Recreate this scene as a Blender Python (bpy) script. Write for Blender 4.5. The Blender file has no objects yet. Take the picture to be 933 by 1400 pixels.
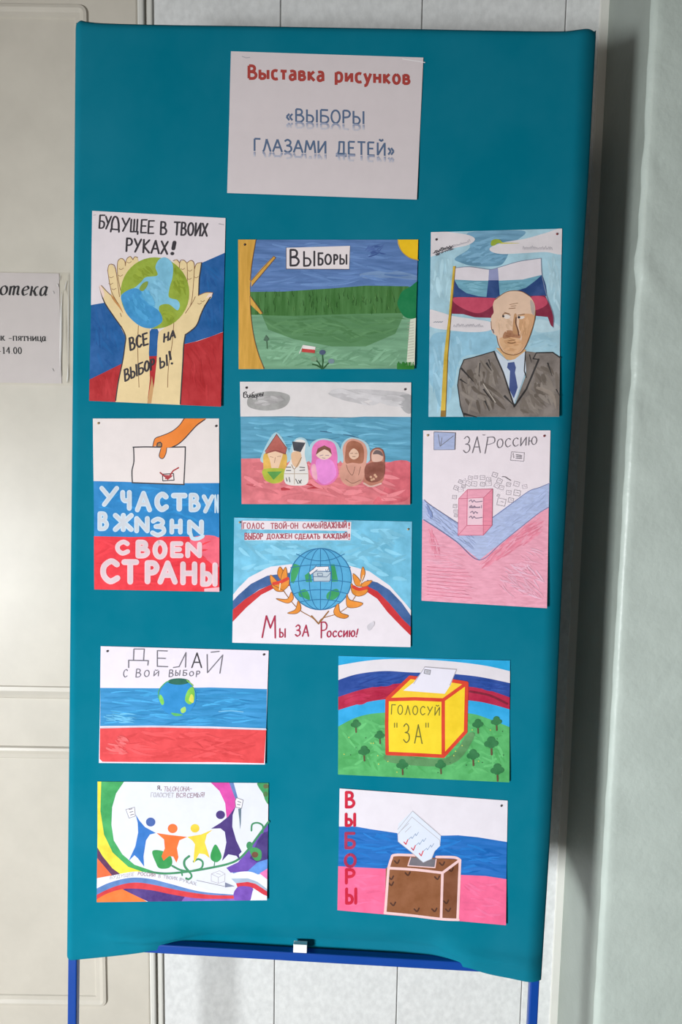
import bpy, bmesh, math, random
from mathutils import Vector, Matrix
from mathutils.geometry import tessellate_polygon
random.seed(7)
S = bpy.context.scene
C = S.collection

# ------------------------------------------------------------------ camera
F, CX, CY = 1011.0, 466.5, 700.0
CAM = Vector((0, 0, 1.45))
RX = Vector((0.9998756, 0.0016955, 0.0156821))      # image right in the world
RD = Vector((0.0157734, -0.1074751, -0.9940826))    # image down
RF = Vector((0.0, 0.9942063, -0.1074885))           # view direction
cd = bpy.data.cameras.new('camera'); cam = bpy.data.objects.new('camera', cd); C.objects.link(cam)
cd.sensor_fit = 'VERTICAL'; cd.sensor_height = 36.0; cd.lens = F / 1400.0 * 36.0; cd.clip_start = 0.02
m = Matrix.Identity(4)
for i in range(3):
    m[i][0] = RX[i]; m[i][1] = -RD[i]; m[i][2] = -RF[i]; m[i][3] = CAM[i]
cam.matrix_world = m
S.camera = cam

# ------------------------------------------------------------------ light
S.view_settings.view_transform = 'Standard'; S.view_settings.look = 'None'
S.view_settings.exposure = 0.0; S.view_settings.gamma = 1.0; S.view_settings.use_curve_mapping = False
world = bpy.data.worlds.new('world'); S.world = world; world.use_nodes = True
bg = world.node_tree.nodes['Background']; bg.inputs[0].default_value = (1.0, 0.985, 0.97, 1); bg.inputs[1].default_value = 0.07

def area(name, loc, target, sx, sy, power, col):
    l = bpy.data.lights.new(name, 'AREA'); l.shape = 'RECTANGLE'; l.size = sx; l.size_y = sy; l.energy = power; l.color = col
    o = bpy.data.objects.new(name, l); C.objects.link(o); o.location = loc
    o.rotation_euler = (Vector(target) - Vector(loc)).to_track_quat('-Z', 'Y').to_euler()
    return o
win = area('window_daylight', (-2.7, -2.0, 0.42), (0.15, 1.3, 0.58), 0.75, 0.75, 46.5, (0.95, 0.98, 1.0))
win.data.spread = math.radians(78)
area('warm_top_fill', (-0.9, -1.5, 2.9), (0.0, 1.3, 1.6), 0.8, 0.8, 7.5, (1.0, 0.88, 0.76))  # added soft warm fill from above, not a fixture of the room

# ------------------------------------------------------------------ helpers: planes and pixels of the photograph
def ray(x, y): return RX * ((x - CX) / F) + RD * ((y - CY) / F) + RF
def hit(x, y, n, k):
    r = ray(x, y); return r * (k / r.dot(n))        # relative to the camera
NB = Vector((0.0272865, 0.998999, -0.0354446)).normalized()   # into the board
EU = Vector((0.999516, -0.0277961, -0.0139659)); EU = (EU - NB * EU.dot(NB)).normalized()
EV = (-NB).cross(EU).normalized()
KB = 1.243
OB = hit(415, 680, NB, KB)
def uv(x, y):
    p = hit(x, y, NB, KB) - OB; return p.dot(EU), p.dot(EV)
def bpoint(u, v, w=0.0): return CAM + OB + EU * u + EV * v - NB * w
ROTB = Matrix((EU, NB, EV)).transposed().to_4x4()
YW = 1.55
def wallpt(x, y, yy=YW):
    p = hit(x, y, Vector((0, 1, 0)), yy) + CAM; return p

# ------------------------------------------------------------------ helpers: materials
K = 1.12
def lin(c): 
    c = c / 255.0
    return c / 12.92 if c <= 0.04045 else ((c + 0.055) / 1.055) ** 2.4
MATS = {}
def mat(rgb, var=0.12, style='wash', rough=0.65, k=None, spec=0.25, bump=0.0):
    key = (rgb, var, style, rough, k, bump)
    if key in MATS: return MATS[key]
    kk = K if k is None else k
    base = [min(0.9, lin(c) * kk) for c in rgb]
    mt = bpy.data.materials.new('paint_%02x%02x%02x' % tuple(int(c) for c in rgb)); mt.use_nodes = True
    nt = mt.node_tree; b = nt.nodes['Principled BSDF']
    b.inputs['Roughness'].default_value = rough; b.inputs['Specular IOR Level'].default_value = spec
    if var > 0 or bump > 0:
        sc = {'wash': (34, 34, 34), 'streak': (14, 60, 130), 'vert': (130, 60, 14), 'pencil': (60, 60, 260),
              'big': (9, 9, 9), 'fine': (160, 160, 160), 'marble': (85, 85, 62), 'cloth': (6, 6, 5)}[style]
        tc = nt.nodes.new('ShaderNodeTexCoord'); mp = nt.nodes.new('ShaderNodeMapping'); nz = nt.nodes.new('ShaderNodeTexNoise')
        mp.inputs['Scale'].default_value = sc
        if style == 'pencil': mp.inputs['Rotation'].default_value = (0, 0.3, 0)
        nz.inputs['Scale'].default_value = 1.0; nz.inputs['Detail'].default_value = 4.0; nz.inputs['Roughness'].default_value = 0.6
        nt.links.new(tc.outputs['Object'], mp.inputs[0]); nt.links.new(mp.outputs[0], nz.inputs['Vector'])
        mr = nt.nodes.new('ShaderNodeMapRange'); mr.inputs['From Min'].default_value = 0.34; mr.inputs['From Max'].default_value = 0.66
        nt.links.new(nz.outputs['Fac'], mr.inputs['Value'])
        mx = nt.nodes.new('ShaderNodeMix'); mx.data_type = 'RGBA'
        mx.inputs['A'].default_value = [c * (1 - var) for c in base] + [1]
        mx.inputs['B'].default_value = [min(0.92, c * (1 + var * 0.6) + var * 0.18 * (0.8 - c)) for c in base] + [1]
        nt.links.new(mr.outputs[0], mx.inputs['Factor']); nt.links.new(mx.outputs['Result'], b.inputs['Base Color'])
        if bump > 0:
            bn = nt.nodes.new('ShaderNodeBump'); bn.inputs['Strength'].default_value = bump; bn.inputs['Distance'].default_value = 0.01
            n2 = nt.nodes.new('ShaderNodeTexNoise'); n2.inputs['Scale'].default_value = {'fine': 900, 'cloth': 1400}.get(style, 70); n2.inputs['Detail'].default_value = 3
            nt.links.new(tc.outputs['Object'], n2.inputs['Vector'])
            nt.links.new(n2.outputs['Fac'], bn.inputs['Height']); nt.links.new(bn.outputs[0], b.inputs['Normal'])
    else:
        b.inputs['Base Color'].default_value = base + [1]
    MATS[key] = mt
    return mt

# ------------------------------------------------------------------ helpers: objects
def tag(o, label=None, cat=None, group=None, kind=None):
    if label: o['label'] = label
    if cat: o['category'] = cat
    if group: o['group'] = group
    if kind: o['kind'] = kind
    return o
def link(name, data, parent=None, mw=None):
    o = bpy.data.objects.new(name, data); C.objects.link(o)
    if parent: o.parent = parent
    if mw is not None: o.matrix_basis = mw
    return o
def bm_obj(name, bm, mats, parent=None, mw=None, smooth=False):
    me = bpy.data.meshes.new(name); bm.to_mesh(me); bm.free()
    for k in (mats if isinstance(mats, (list, tuple)) else [mats]): me.materials.append(k)
    if smooth:
        for p in me.polygons: p.use_smooth = True
    return link(name, me, parent, mw)
def add_box(bm, a, b, bev=0.0):
    vs = [bm.verts.new((x, y, z)) for x in (a[0], b[0]) for y in (a[1], b[1]) for z in (a[2], b[2])]
    fs = [(0, 1, 3, 2), (4, 6, 7, 5), (0, 4, 5, 1), (2, 3, 7, 6), (0, 2, 6, 4), (1, 5, 7, 3)]
    ff = [bm.faces.new([vs[i] for i in f]) for f in fs]
    if bev > 0:
        es = list({e for f in ff for e in f.edges})
        bmesh.ops.bevel(bm, geom=es, offset=bev, segments=2, affect='EDGES', profile=0.5)
def bmat(u, v, w=0.0):
    return Matrix.Translation(bpoint(u, v, w)) @ ROTB
def catmull(pts, closed=False, n=6):
    out = []; N = len(pts)
    rng = range(N if closed else N - 1)
    for i in rng:
        if closed: p0, p1, p2, p3 = pts[(i - 1) % N], pts[i], pts[(i + 1) % N], pts[(i + 2) % N]
        else: p0, p1, p2, p3 = pts[max(i - 1, 0)], pts[i], pts[i + 1], pts[min(i + 2, N - 1)]
        for j in range(n):
            t = j / n; t2 = t * t; t3 = t2 * t
            out.append(tuple(0.5 * (2 * b + (c - a) * t + (2 * a - 5 * b + 4 * c - d) * t2 + (3 * b - a - 3 * c + d) * t3)
                             for a, b, c, d in zip(p0, p1, p2, p3)))
    if not closed: out.append(tuple(pts[-1]))
    return out

# ------------------------------------------------------------------ the setting
beige = mat((222, 218, 208), 0.05, 'big', 0.45, bump=0.02)
panel_m = mat((213, 214, 213), 0.09, 'marble', 0.35)
trim_m = mat((208, 207, 200), 0.03, 'big', 0.4)
white_door = mat((196, 190, 178), 0.05, 'big', 0.35)
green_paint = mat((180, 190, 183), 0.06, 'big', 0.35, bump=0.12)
green_shaded = mat((146, 154, 147), 0.05, 'big', 0.4, bump=0.08)  # pier green darkened: weaker light on the return face put into the colour
bm = bmesh.new(); add_box(bm, (-3, -3, -0.1), (2.5, 1.8, 0.0)); tag(bm_obj('floor', bm, mat((150, 135, 115), 0.1, 'big', 0.4)), kind='structure')
# panelled back wall: plastic panels with narrow seams
XS = [wallpt(206, 0).x, wallpt(384, 0).x, wallpt(578, 0).x, wallpt(775, 0).x]
XC = wallpt(833, 0).x
bm = bmesh.new()
g = 0.0011
edges = [XS[0]] + XS[1:] + [XC + 0.02]
for i in range(4):
    add_box(bm, (edges[i] + (g if i else 0), YW, 0), (edges[i + 1] - g, YW + 0.02, 2.75), 0.0012)
add_box(bm, (-3.0, YW + 0.006, 0), (XC + 0.05, YW + 0.12, 2.75))
tag(bm_obj('wall_back', bm, panel_m), kind='structure')
# corner trim strip
bm = bmesh.new()
add_box(bm, (XC - 0.017, YW - 0.004, 0), (XC + 0.002, YW + 0.004, 2.75), 0.0015)
tag(bm_obj('trim_1', bm, trim_m), kind='structure')
# right wall: return face and projecting pier, edge worn and lumpy
YP = 1.323
def wallstrip():
    bm = bmesh.new()
    path = []
    for y in [YW + 0.06, YW, 1.51, 1.47, 1.42, 1.37, YP + 0.010, YP + 0.003, YP]:
        path.append((XC, y))
    path[-2] = (XC + 0.003, YP + 0.003); path[-1] = (XC + 0.010, YP)
    for x in (0.02, 0.03, 0.042, 0.055, 0.07, 0.09, 0.12, 0.16, 0.2, 0.3, 0.45, 0.7, 1.1): path.append((XC + x, YP))
    rows = []
    NZ = 150
    for j in range(NZ + 1):
        z = 2.75 * j / NZ; row = []
        rough_amt = math.exp(-((z - 1.72) / 0.23) ** 2)
        for (x, y) in path:
            n = math.sin(z * 31 + x * 50) * math.sin(z * 13.3 + 1.2 + x * 17) + 0.6 * math.sin(z * 77 + x * 90)
            d = 0.0006 * n + 0.0022 * rough_amt * n
            if y <= YP + 0.0031: row.append(bm.verts.new((x, y + d * (0.4 if x > XC + 0.03 else 1.0), z)))
            elif y <= YP + 0.0101: row.append(bm.verts.new((x + d, y, z)))
            else: row.append(bm.verts.new((x, y, z)))
        rows.append(row)
    for j in range(NZ):
        for i in range(len(path) - 1):
            f = bm.faces.new((rows[j][i], rows[j][i + 1], rows[j + 1][i + 1], rows[j + 1][i]))
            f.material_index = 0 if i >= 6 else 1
    bmesh.ops.recalc_face_normals(bm, faces=bm.faces)
    return bm
o = tag(bm_obj('wall_right', wallstrip(), [green_paint, green_shaded], smooth=True), kind='structure')

# door with moulded panels, on the left
YD = YW - 0.012
XD = wallpt(187, 0, YD).x
bm = bmesh.new(); add_box(bm, (XD - 0.92, YD, 0.012), (XD, YD + 0.016, 2.6), 0.003)
door = tag(bm_obj('door_1', bm, white_door), kind='structure')
def moulding(x0, x1, z0, z1, r=0.018):
    prof = [(0, 0), (0.003, 0.0045), (0.009, 0.0055), (0.017, 0.003), (0.026, 0.0024), (0.028, 0)]
    bm = bmesh.new(); loops = []
    for off, h in prof:
        loop = []
        for cx, cz, a0 in ((x1 - r, z1 - r, 0), (x0 + r, z1 - r, 90), (x0 + r, z0 + r, 180), (x1 - r, z0 + r, 270)):
            for k in range(6):
                a = math.radians(a0 + 18 * k); rr = max(r - off, 0.0)
                ex = cx - (off - r if off > r else 0) * math.copysign(1, math.cos(math.radians(a0 + 45)))
                ez = cz - (off - r if off > r else 0) * math.copysign(1, math.sin(math.radians(a0 + 45)))
                loop.append(bm.verts.new((ex + max(rr, 0.0002) * math.cos(a), YD - h, ez + max(rr, 0.0002) * math.sin(a))))
        loops.append(loop)
    n = len(loops[0])
    for a, b in zip(loops, loops[1:]):
        for i in range(n): bm.faces.new((a[i], a[(i + 1) % n], b[(i + 1) % n], b[i]))
    bmesh.ops.recalc_face_normals(bm, faces=bm.faces)
    return bm
xr = wallpt(148, 1375, YD).x
for (ya, yb) in ((5, 955), (1020, 1375)):
    bm_obj('panel_moulding', moulding(XD - 0.80, xr, wallpt(60, yb, YD).z, wallpt(60, ya, YD).z), white_door, door)
# casing strip between the door and the panels
bm = bmesh.new()
add_box(bm, (wallpt(189.5, 0).x, YW - 0.0145, 0), (wallpt(199, 0).x, YW + 0.004, 2.75), 0.004)
add_box(bm, (wallpt(199.2, 0).x, YW - 0.006, 0), (wallpt(209, 0).x, YW + 0.004, 2.75), 0.003)
tag(bm_obj('trim_2', bm, trim_m), kind='structure')

# ------------------------------------------------------------------ display stand
teal = mat((0, 116, 139), 0.05, 'cloth', 0.9, k=1.0, spec=0.05, bump=0.06)
blue_metal = mat((4, 62, 146), 0.03, 'big', 0.35, spec=0.5)
def along(pts, s, axis=0):
    return catmull_at(pts, s)
def interp(pts, s):          # piecewise smooth curve through (parameter, x, y)
    for i in range(len(pts) - 1):
        if s <= pts[i + 1][0] or i == len(pts) - 2:
            a, b = pts[i], pts[i + 1]; t = (s - a[0]) / (b[0] - a[0])
            p0 = pts[max(i - 1, 0)]; p3 = pts[min(i + 2, len(pts) - 1)]
            out = []
            for d in (1, 2):
                ma = (b[d] - p0[d]) / (b[0] - p0[0]); mb = (p3[d] - a[d]) / (p3[0] - a[0]); h = b[0] - a[0]
                t2, t3 = t * t, t * t * t
                out.append((2 * t3 - 3 * t2 + 1) * a[d] + (t3 - 2 * t2 + t) * h * ma + (-2 * t3 + 3 * t2) * b[d] + (t3 - t2) * h * mb)
            return out
def by_x(pts):
    x0, x1 = pts[0][0], pts[-1][0]; return [((x - x0) / (x1 - x0), x, y) for x, y in pts]
def by_y(pts):
    y0, y1 = pts[0][1], pts[-1][1]; return [((y - y0) / (y1 - y0), x, y) for x, y in pts]
TOP = by_x([(99.5, 21.5), (106, 22), (114, 24.5), (140, 27), (230, 29.5), (360, 31), (533, 34), (690, 37.3), (772, 38), (795, 35.5), (810, 31.8), (819.5, 31.5)])
HEM = by_x([(88, 1313.5), (130, 1309.5), (185, 1303.5), (235, 1295.5), (262, 1291.5), (300, 1292), (410, 1296.5), (533, 1301.5), (590, 1306), (625, 1317), (662, 1330), (700, 1338), (743, 1347)])
LEFT = by_y([(99.5, 21.5), (98.5, 150), (96, 450), (93, 800), (90, 1100), (88, 1313.5)])
RIGHT = by_y([(819.5, 31.5), (806, 280), (777.5, 700), (758, 1100), (743, 1347)])
def coons(s, t):
    tp, bt, lf, rt = interp(TOP, s), interp(HEM, s), interp(LEFT, t), interp(RIGHT, t)
    c = [(99.5, 21.5), (819.5, 31.5), (88, 1313.5), (743, 1347)]
    return [(1 - t) * tp[d] + t * bt[d] + (1 - s) * lf[d] + s * rt[d]
            - ((1 - s) * (1 - t) * c[0][d] + s * (1 - t) * c[1][d] + (1 - s) * t * c[2][d] + s * t * c[3][d]) for d in (0, 1)]
def sstep(a, b, x):
    t = min(1, max(0, (x - a) / (b - a))); return t * t * (3 - 2 * t)
def seg_dist(px, py, a, b):
    dx, dy = b[0] - a[0], b[1] - a[1]; L = math.hypot(dx, dy)
    t = ((px - a[0]) * dx + (py - a[1]) * dy) / (L * L); n = (-(px - a[0]) * dy + (py - a[1]) * dx) / L
    return t, n
def fabric_w(x, y, s, t):
    u = (x - 95) / 720.0
    dl = s * 0.83; dr = (1 - s) * 0.83
    w = -0.0125 * max(0, 1 - dl / 0.014) ** 2.2 - 0.014 * max(0, 1 - dr / 0.032) ** 2.0
    w -= 0.010 * max(0, 1 - t * 1.5 / 0.012) ** 2
    # the hem tucks behind the bottom rail between the corners
    mid = sstep(0.16, 0.27, s) * (1 - sstep(0.76, 0.86, s))
    low = max(0, 1 - (1 - t) * 1.5 / 0.04)
    w -= 0.0235 * mid * low ** 1.3
    for a, b, amp, wd in (((128, 1286), (268, 1290), 0.0105, 8.0), ((560, 1302), (738, 1328), 0.006, 10.0), ((640, 1310), (742, 1322), 0.0015, 5.0)):
        tt, n = seg_dist(x, y, a, b)
        fade = sstep(-0.1, 0.45, tt) * (1 - sstep(0.85, 1.15, tt)) if a[0] < 300 else sstep(-0.15, 0.25, tt) * (1 - sstep(0.8, 1.05, tt))
        w += amp * fade * (math.exp(-((n + wd * 0.7) / wd) ** 2) - 0.3 * math.exp(-((n - wd * 0.5) / (wd * 0.7)) ** 2))
    w += 0.0006 * math.sin(u * 9 + t * 4) * math.sin(t * 11 + 1)
    return w
NSX, NTY = 150, 210
def ss(i):                   # denser towards both sides
    q = i / NSX; return 0.5 - 0.5 * math.cos(math.pi * q) if False else q + 0.07 * math.sin(2 * math.pi * q) * -1
stand_u, stand_v = uv(415, 1340)
q0 = bpoint(stand_u, stand_v); foot_v = stand_v - q0.z / EV.z
stand = link('display_stand', None, None, bmat(stand_u, foot_v))
tag(stand, 'tall blue metal display stand covered in teal fabric, hung with drawings', 'display stand')
def loc(u, v, w): return (u - stand_u, -w, v - foot_v)
bm = bmesh.new(); rows = []
for j in range(NTY + 1):
    t = j / NTY; t = 1 - (1 - t) ** 1.35 if False else t
    row = []
    for i in range(NSX + 1):
        s = ss(i); x, y = coons(s, t); u, v = uv(x, y); w = fabric_w(x, y, s, t)
        row.append(loc(u, v, w))
    l, r = row[0], row[-1]
    pre = [(l[0] + 0.004, 0.030, l[2]), (l[0] - 0.0005, 0.027, l[2]), (l[0] - 0.0015, 0.019, l[2])]
    post = [(r[0] + 0.0015, 0.020, r[2]), (r[0] + 0.0005, 0.028, r[2]), (r[0] - 0.004, 0.031, r[2])]
    rows.append([bm.verts.new(p) for p in pre + row + post])
bot = []                     # behind the rail the cloth hangs a little lower, between the corners
for k, vv in enumerate(rows[-1]):
    s_ = ss(min(max(k - 3, 0), NSX)); md = sstep(0.17, 0.25, s_) * (1 - sstep(0.78, 0.86, s_))
    bot.append(bm.verts.new((vv.co.x, vv.co.y + 0.0012, vv.co.z - 0.001 - 0.022 * md)))
rows.append(bot)
top_extra = [bm.verts.new((vv.co.x, 0.026, vv.co.z + 0.001)) for vv in rows[0]]
rows.insert(0, top_extra)
for j in range(len(rows) - 1):
    for i in range(len(rows[0]) - 1):
        bm.faces.new((rows[j][i], rows[j + 1][i], rows[j + 1][i + 1], rows[j][i + 1]))
bmesh.ops.recalc_face_normals(bm, faces=bm.faces)
bm_obj('fabric_cover', bm, teal, stand, smooth=True)
def tube(name, p, q, w0, half, extra=0.0):
    """square tube from (u,v) p to q on the board plane, centre depth w0"""
    d = Vector((q[0] - p[0], 0, q[1] - p[1])); L = d.length; d.normalize()
    side = Vector((d.z, 0, -d.x)); bm = bmesh.new()
    a = Vector(loc(p[0], p[1], w0))
    bmx = bmesh.new(); add_box(bmx, (-half, -half, 0), (half, half, L), 0.0022)
    M = Matrix((side, Vector((0, 1, 0)), d)).transposed().to_4x4(); M.translation = a
    bmx.transform(M); bmesh.ops.recalc_face_normals(bmx, faces=bmx.faces)
    bm.free()
    return bm_obj(name, bmx, blue_metal, stand)
WP = -0.0225; HB = 0.0082
def floor_v(u, v, w): 
    p = bpoint(u, v, w); return v - p.z / EV.z
for (xa, ya, xb, yb) in ((107.5, 45, 94.3, 1355), (799, 52, 733.5, 1372)):
    a, b = uv(xa, ya), uv(xb, yb)
    fv = floor_v(b[0], b[1], WP) + 0.004
    k = (fv - b[1]) / (b[1] - a[1]); fu = b[0] + (b[0] - a[0]) * k
    leg = tube('leg', (fu, fv), a, WP, HB)
    bx = bmesh.new(); add_box(bx, (-0.011, -0.011, -0.004), (0.011, 0.011, 0.022), 0.002)
    bm_obj('rubber_foot', bx, mat((35, 35, 38), 0, rough=0.7), leg, Matrix.Translation(Vector(loc(fu, fv, WP))))
a, b = uv(104, 36), uv(810, 46); tube('top_rail', (a[0] + 0.008, a[1] - 0.02), (b[0] - 0.008, b[1] - 0.02), WP, HB)
WR = -0.0140
a, b = uv(101, 1294.3), uv(729, 1330.5)
tube('bottom_rail', a, b, WR, HB)
# white clip on the bottom rail
u0, v0 = uv(410, 1306)
bm = bmesh.new()
add_box(bm, (-0.0120, -0.0085, 0.0), (0.0120, -0.0066, 0.0150), 0.0006)
add_box(bm, (-0.0120, 0.0010, 0.0), (0.0120, 0.0026, 0.0150), 0.0006)
add_box(bm, (-0.0120, -0.0080, 0.0), (0.0120, 0.0020, 0.0018), 0.0004)
add_box(bm, (-0.0120, -0.0062, 0.0128), (0.0120, 0.0020, 0.0146), 0.0004)
clip = bm_obj('plastic_clip', bm, mat((235, 235, 238), 0.02, 'fine', 0.4), None, bmat(u0, v0 + 0.0005, WR))
tag(clip, 'small white plastic clip sitting on the blue bottom rail of the stand', 'clip')

# ------------------------------------------------------------------ stroke letters (unit box, y up)
def ell(cx, cy, rx, ry, a0=90, a1=450, n=18):
    return [(cx + rx * math.cos(math.radians(a0 + (a1 - a0) * i / n)), cy + ry * math.sin(math.radians(a0 + (a1 - a0) * i / n))) for i in range(n + 1)]
def c(*p): return catmull(list(p), False, 5)
BOWL_L = c((.05, .54), (.36, .53), (.56, .40), (.56, .15), (.38, .01), (.05, 0))
GL = {
 'А': (.7, [[(0, 0), (.35, 1), (.7, 0)], [(.13, .36), (.57, .36)]]),
 'Б': (.6, [[(.56, 1), (.05, 1), (.05, 0)], BOWL_L]),
 'В': (.6, [[(.05, 0), (.05, 1)], c((.05, 1), (.36, .98), (.47, .8), (.38, .6), (.08, .53)), c((.08, .53), (.42, .5), (.58, .27), (.42, .03), (.05, 0))]),
 'Г': (.5, [[(.05, 0), (.05, 1), (.5, 1)]]),
 'Д': (.8, [[(.02, -.22), (.02, 0), (.78, 0), (.78, -.22)], [(.14, 0), (.26, 1), (.6, 1), (.64, 0)]]),
 'Е': (.55, [[(.52, 1), (.05, 1), (.05, 0), (.54, 0)], [(.05, .52), (.44, .52)]]),
 'Ж': (.9, [[(.45, 0), (.45, 1)], [(0, 1), (.43, .5), (0, 0)], [(.9, 1), (.47, .5), (.9, 0)]]),
 'З': (.55, [c((.03, .86), (.25, 1), (.48, .84), (.4, .6), (.16, .53)), c((.16, .53), (.48, .46), (.53, .18), (.26, 0), (0, .14))]),
 'И': (.65, [[(.05, 1), (.05, 0), (.6, 1), (.6, 0)]]),
 'Й': (.65, [[(.05, 1), (.05, 0), (.6, 1), (.6, 0)], c((.16, 1.24), (.32, 1.14), (.48, 1.24))]),
 'N': (.65, [[(.05, 0), (.05, 1), (.6, 0), (.6, 1)]]),
 'К': (.58, [[(.05, 0), (.05, 1)], [(.55, 1), (.07, .5), (.58, 0)]]),
 'Л': (.62, [c((0, 0), (.1, .1), (.22, .55), (.3, 1)), [(.3, 1), (.62, 0)]]),
 'М': (.8, [[(0, 0), (.12, 1), (.4, .25), (.68, 1), (.8, 0)]]),
 'Н': (.62, [[(.05, 0), (.05, 1)], [(.58, 0), (.58, 1)], [(.05, .5), (.58, .5)]]),
 'О': (.66, [ell(.33, .5, .3, .5)]),
 'П': (.62, [[(.05, 0), (.05, 1), (.58, 1), (.58, 0)]]),
 'Р': (.55, [[(.05, 0), (.05, 1)], c((.05, 1), (.38, .98), (.52, .76), (.4, .52), (.07, .46))]),
 'С': (.6, [c((.56, .84), (.34, 1), (.07, .74), (.06, .3), (.3, 0), (.58, .16))]),
 'Т': (.6, [[(0, 1), (.6, 1)], [(.3, 1), (.3, 0)]]),
 'У': (.6, [[(0, 1), (.3, .45)], [(.6, 1), (.1, 0)]]),
 'Х': (.58, [[(0, 1), (.56, 0)], [(.56, 1), (0, 0)]]),
 'Ч': (.58, [c((.05, 1), (.07, .62), (.24, .47), (.52, .55)), [(.52, 1), (.52, 0)]]),
 'Ш': (.85, [[(.05, 1), (.05, 0), (.8, 0), (.8, 1)], [(.42, 0), (.42, 1)]]),
 'Щ': (.9, [[(.05, 1), (.05, 0), (.78, 0), (.78, 1)], [(.42, 0), (.42, 1)], [(.78, 0), (.9, 0), (.9, -.2)]]),
 'Ы': (.82, [[(.05, 1), (.05, 0)], c((.05, .55), (.36, .52), (.5, .28), (.38, .03), (.05, 0)), [(.76, 1), (.76, 0)]]),
 'Ь': (.55, [[(.05, 1), (.05, 0)], c((.05, .55), (.36, .52), (.5, .28), (.38, .03), (.05, 0))]),
 'Ю': (.9, [[(.05, 0), (.05, 1)], [(.05, .5), (.32, .5)], ell(.6, .5, .27, .5)]),
 'Я': (.6, [[(.55, 0), (.55, 1)], c((.55, 1), (.2, .98), (.06, .75), (.2, .52), (.53, .46)), [(.3, .5), (.02, 0)]]),
 '!': (.2, [[(.1, 1), (.1, .32)], [(.1, .06), (.1, 0)]]),
 '-': (.4, [[(.05, .5), (.35, .5)]]), ',': (.2, [[(.12, .08), (.04, -.16)]]), '.': (.18, [[(.09, .05), (.09, 0)]]),
 '"': (.3, [[(.08, 1.05), (.08, .82)], [(.24, 1.05), (.24, .82)]]),
 ' ': (.45, []),
}

TL = {  # printed sans: lower-case and a few plainer capitals, x-height 0.72
 'ы': (.72, [[(.06, .72), (.06, 0)], c((.06, .4), (.3, .39), (.42, .3), (.42, .12), (.3, .03), (.06, .03)), [(.66, .72), (.66, 0)]]),
 'с': (.46, [c((.44, .66), (.28, .7), (.1, .6), (.06, .35), (.12, .1), (.3, .02), (.46, .07))]),
 'т': (.46, [[(0, .67), (.46, .67)], [(.23, .67), (.23, 0)]]),
 'а': (.48, [c((.06, .66), (.22, .7), (.38, .64), (.42, .45)) + [(.42, 0)], c((.42, .4), (.2, .4), (.06, .28), (.08, .08), (.22, .02), (.42, .14))]),
 'в': (.5, [[(.06, .72), (.06, 0)], c((.06, .67), (.3, .67), (.4, .55), (.32, .4), (.06, .38)), c((.1, .38), (.36, .37), (.45, .2), (.34, .05), (.06, .04))]),
 'к': (.48, [[(.06, .72), (.06, 0)], [(.44, .72), (.1, .38), (.47, 0)]]),
 'р': (.54, [[(.06, .72), (.06, -.26)], c((.06, .58), (.22, .7), (.42, .62), (.48, .36), (.42, .1), (.24, .01), (.06, .1))]),
 'и': (.54, [[(.06, .72), (.06, .02)], [(.06, .05), (.48, .66)], [(.48, .7), (.48, 0)]]),
 'у': (.5, [[(.02, .72), (.25, .06)], c((.48, .72), (.24, .02), (.14, -.2), (0, -.23))]),
 'н': (.52, [[(.06, .72), (.06, 0)], [(.46, .72), (.46, 0)], [(.06, .38), (.46, .38)]]),
 'о': (.56, [ell(.28, .355, .22, .34)]),
 'И': (.66, [[(.06, 1), (.06, .02)], [(.06, .04), (.6, .96)], [(.6, 1), (.6, 0)]]),
 'Й': (.66, [[(.06, 1), (.06, .02)], [(.06, .04), (.6, .96)], [(.6, 1), (.6, 0)], c((.18, 1.26), (.33, 1.14), (.48, 1.26))]),
 'Д': (.72, [[(.02, -.2), (.02, .04), (.7, .04), (.7, -.2)], c((.12, .04), (.2, .4), (.22, 1)), [(.2, .96), (.58, .96)], [(.56, 1), (.56, .04)]]),
 '«': (.5, [[(.24, .62), (.04, .36), (.24, .1)], [(.46, .62), (.26, .36), (.46, .1)]]),
 '»': (.5, [[(.04, .62), (.24, .36), (.04, .1)], [(.26, .62), (.46, .36), (.26, .1)]]),
}

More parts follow.
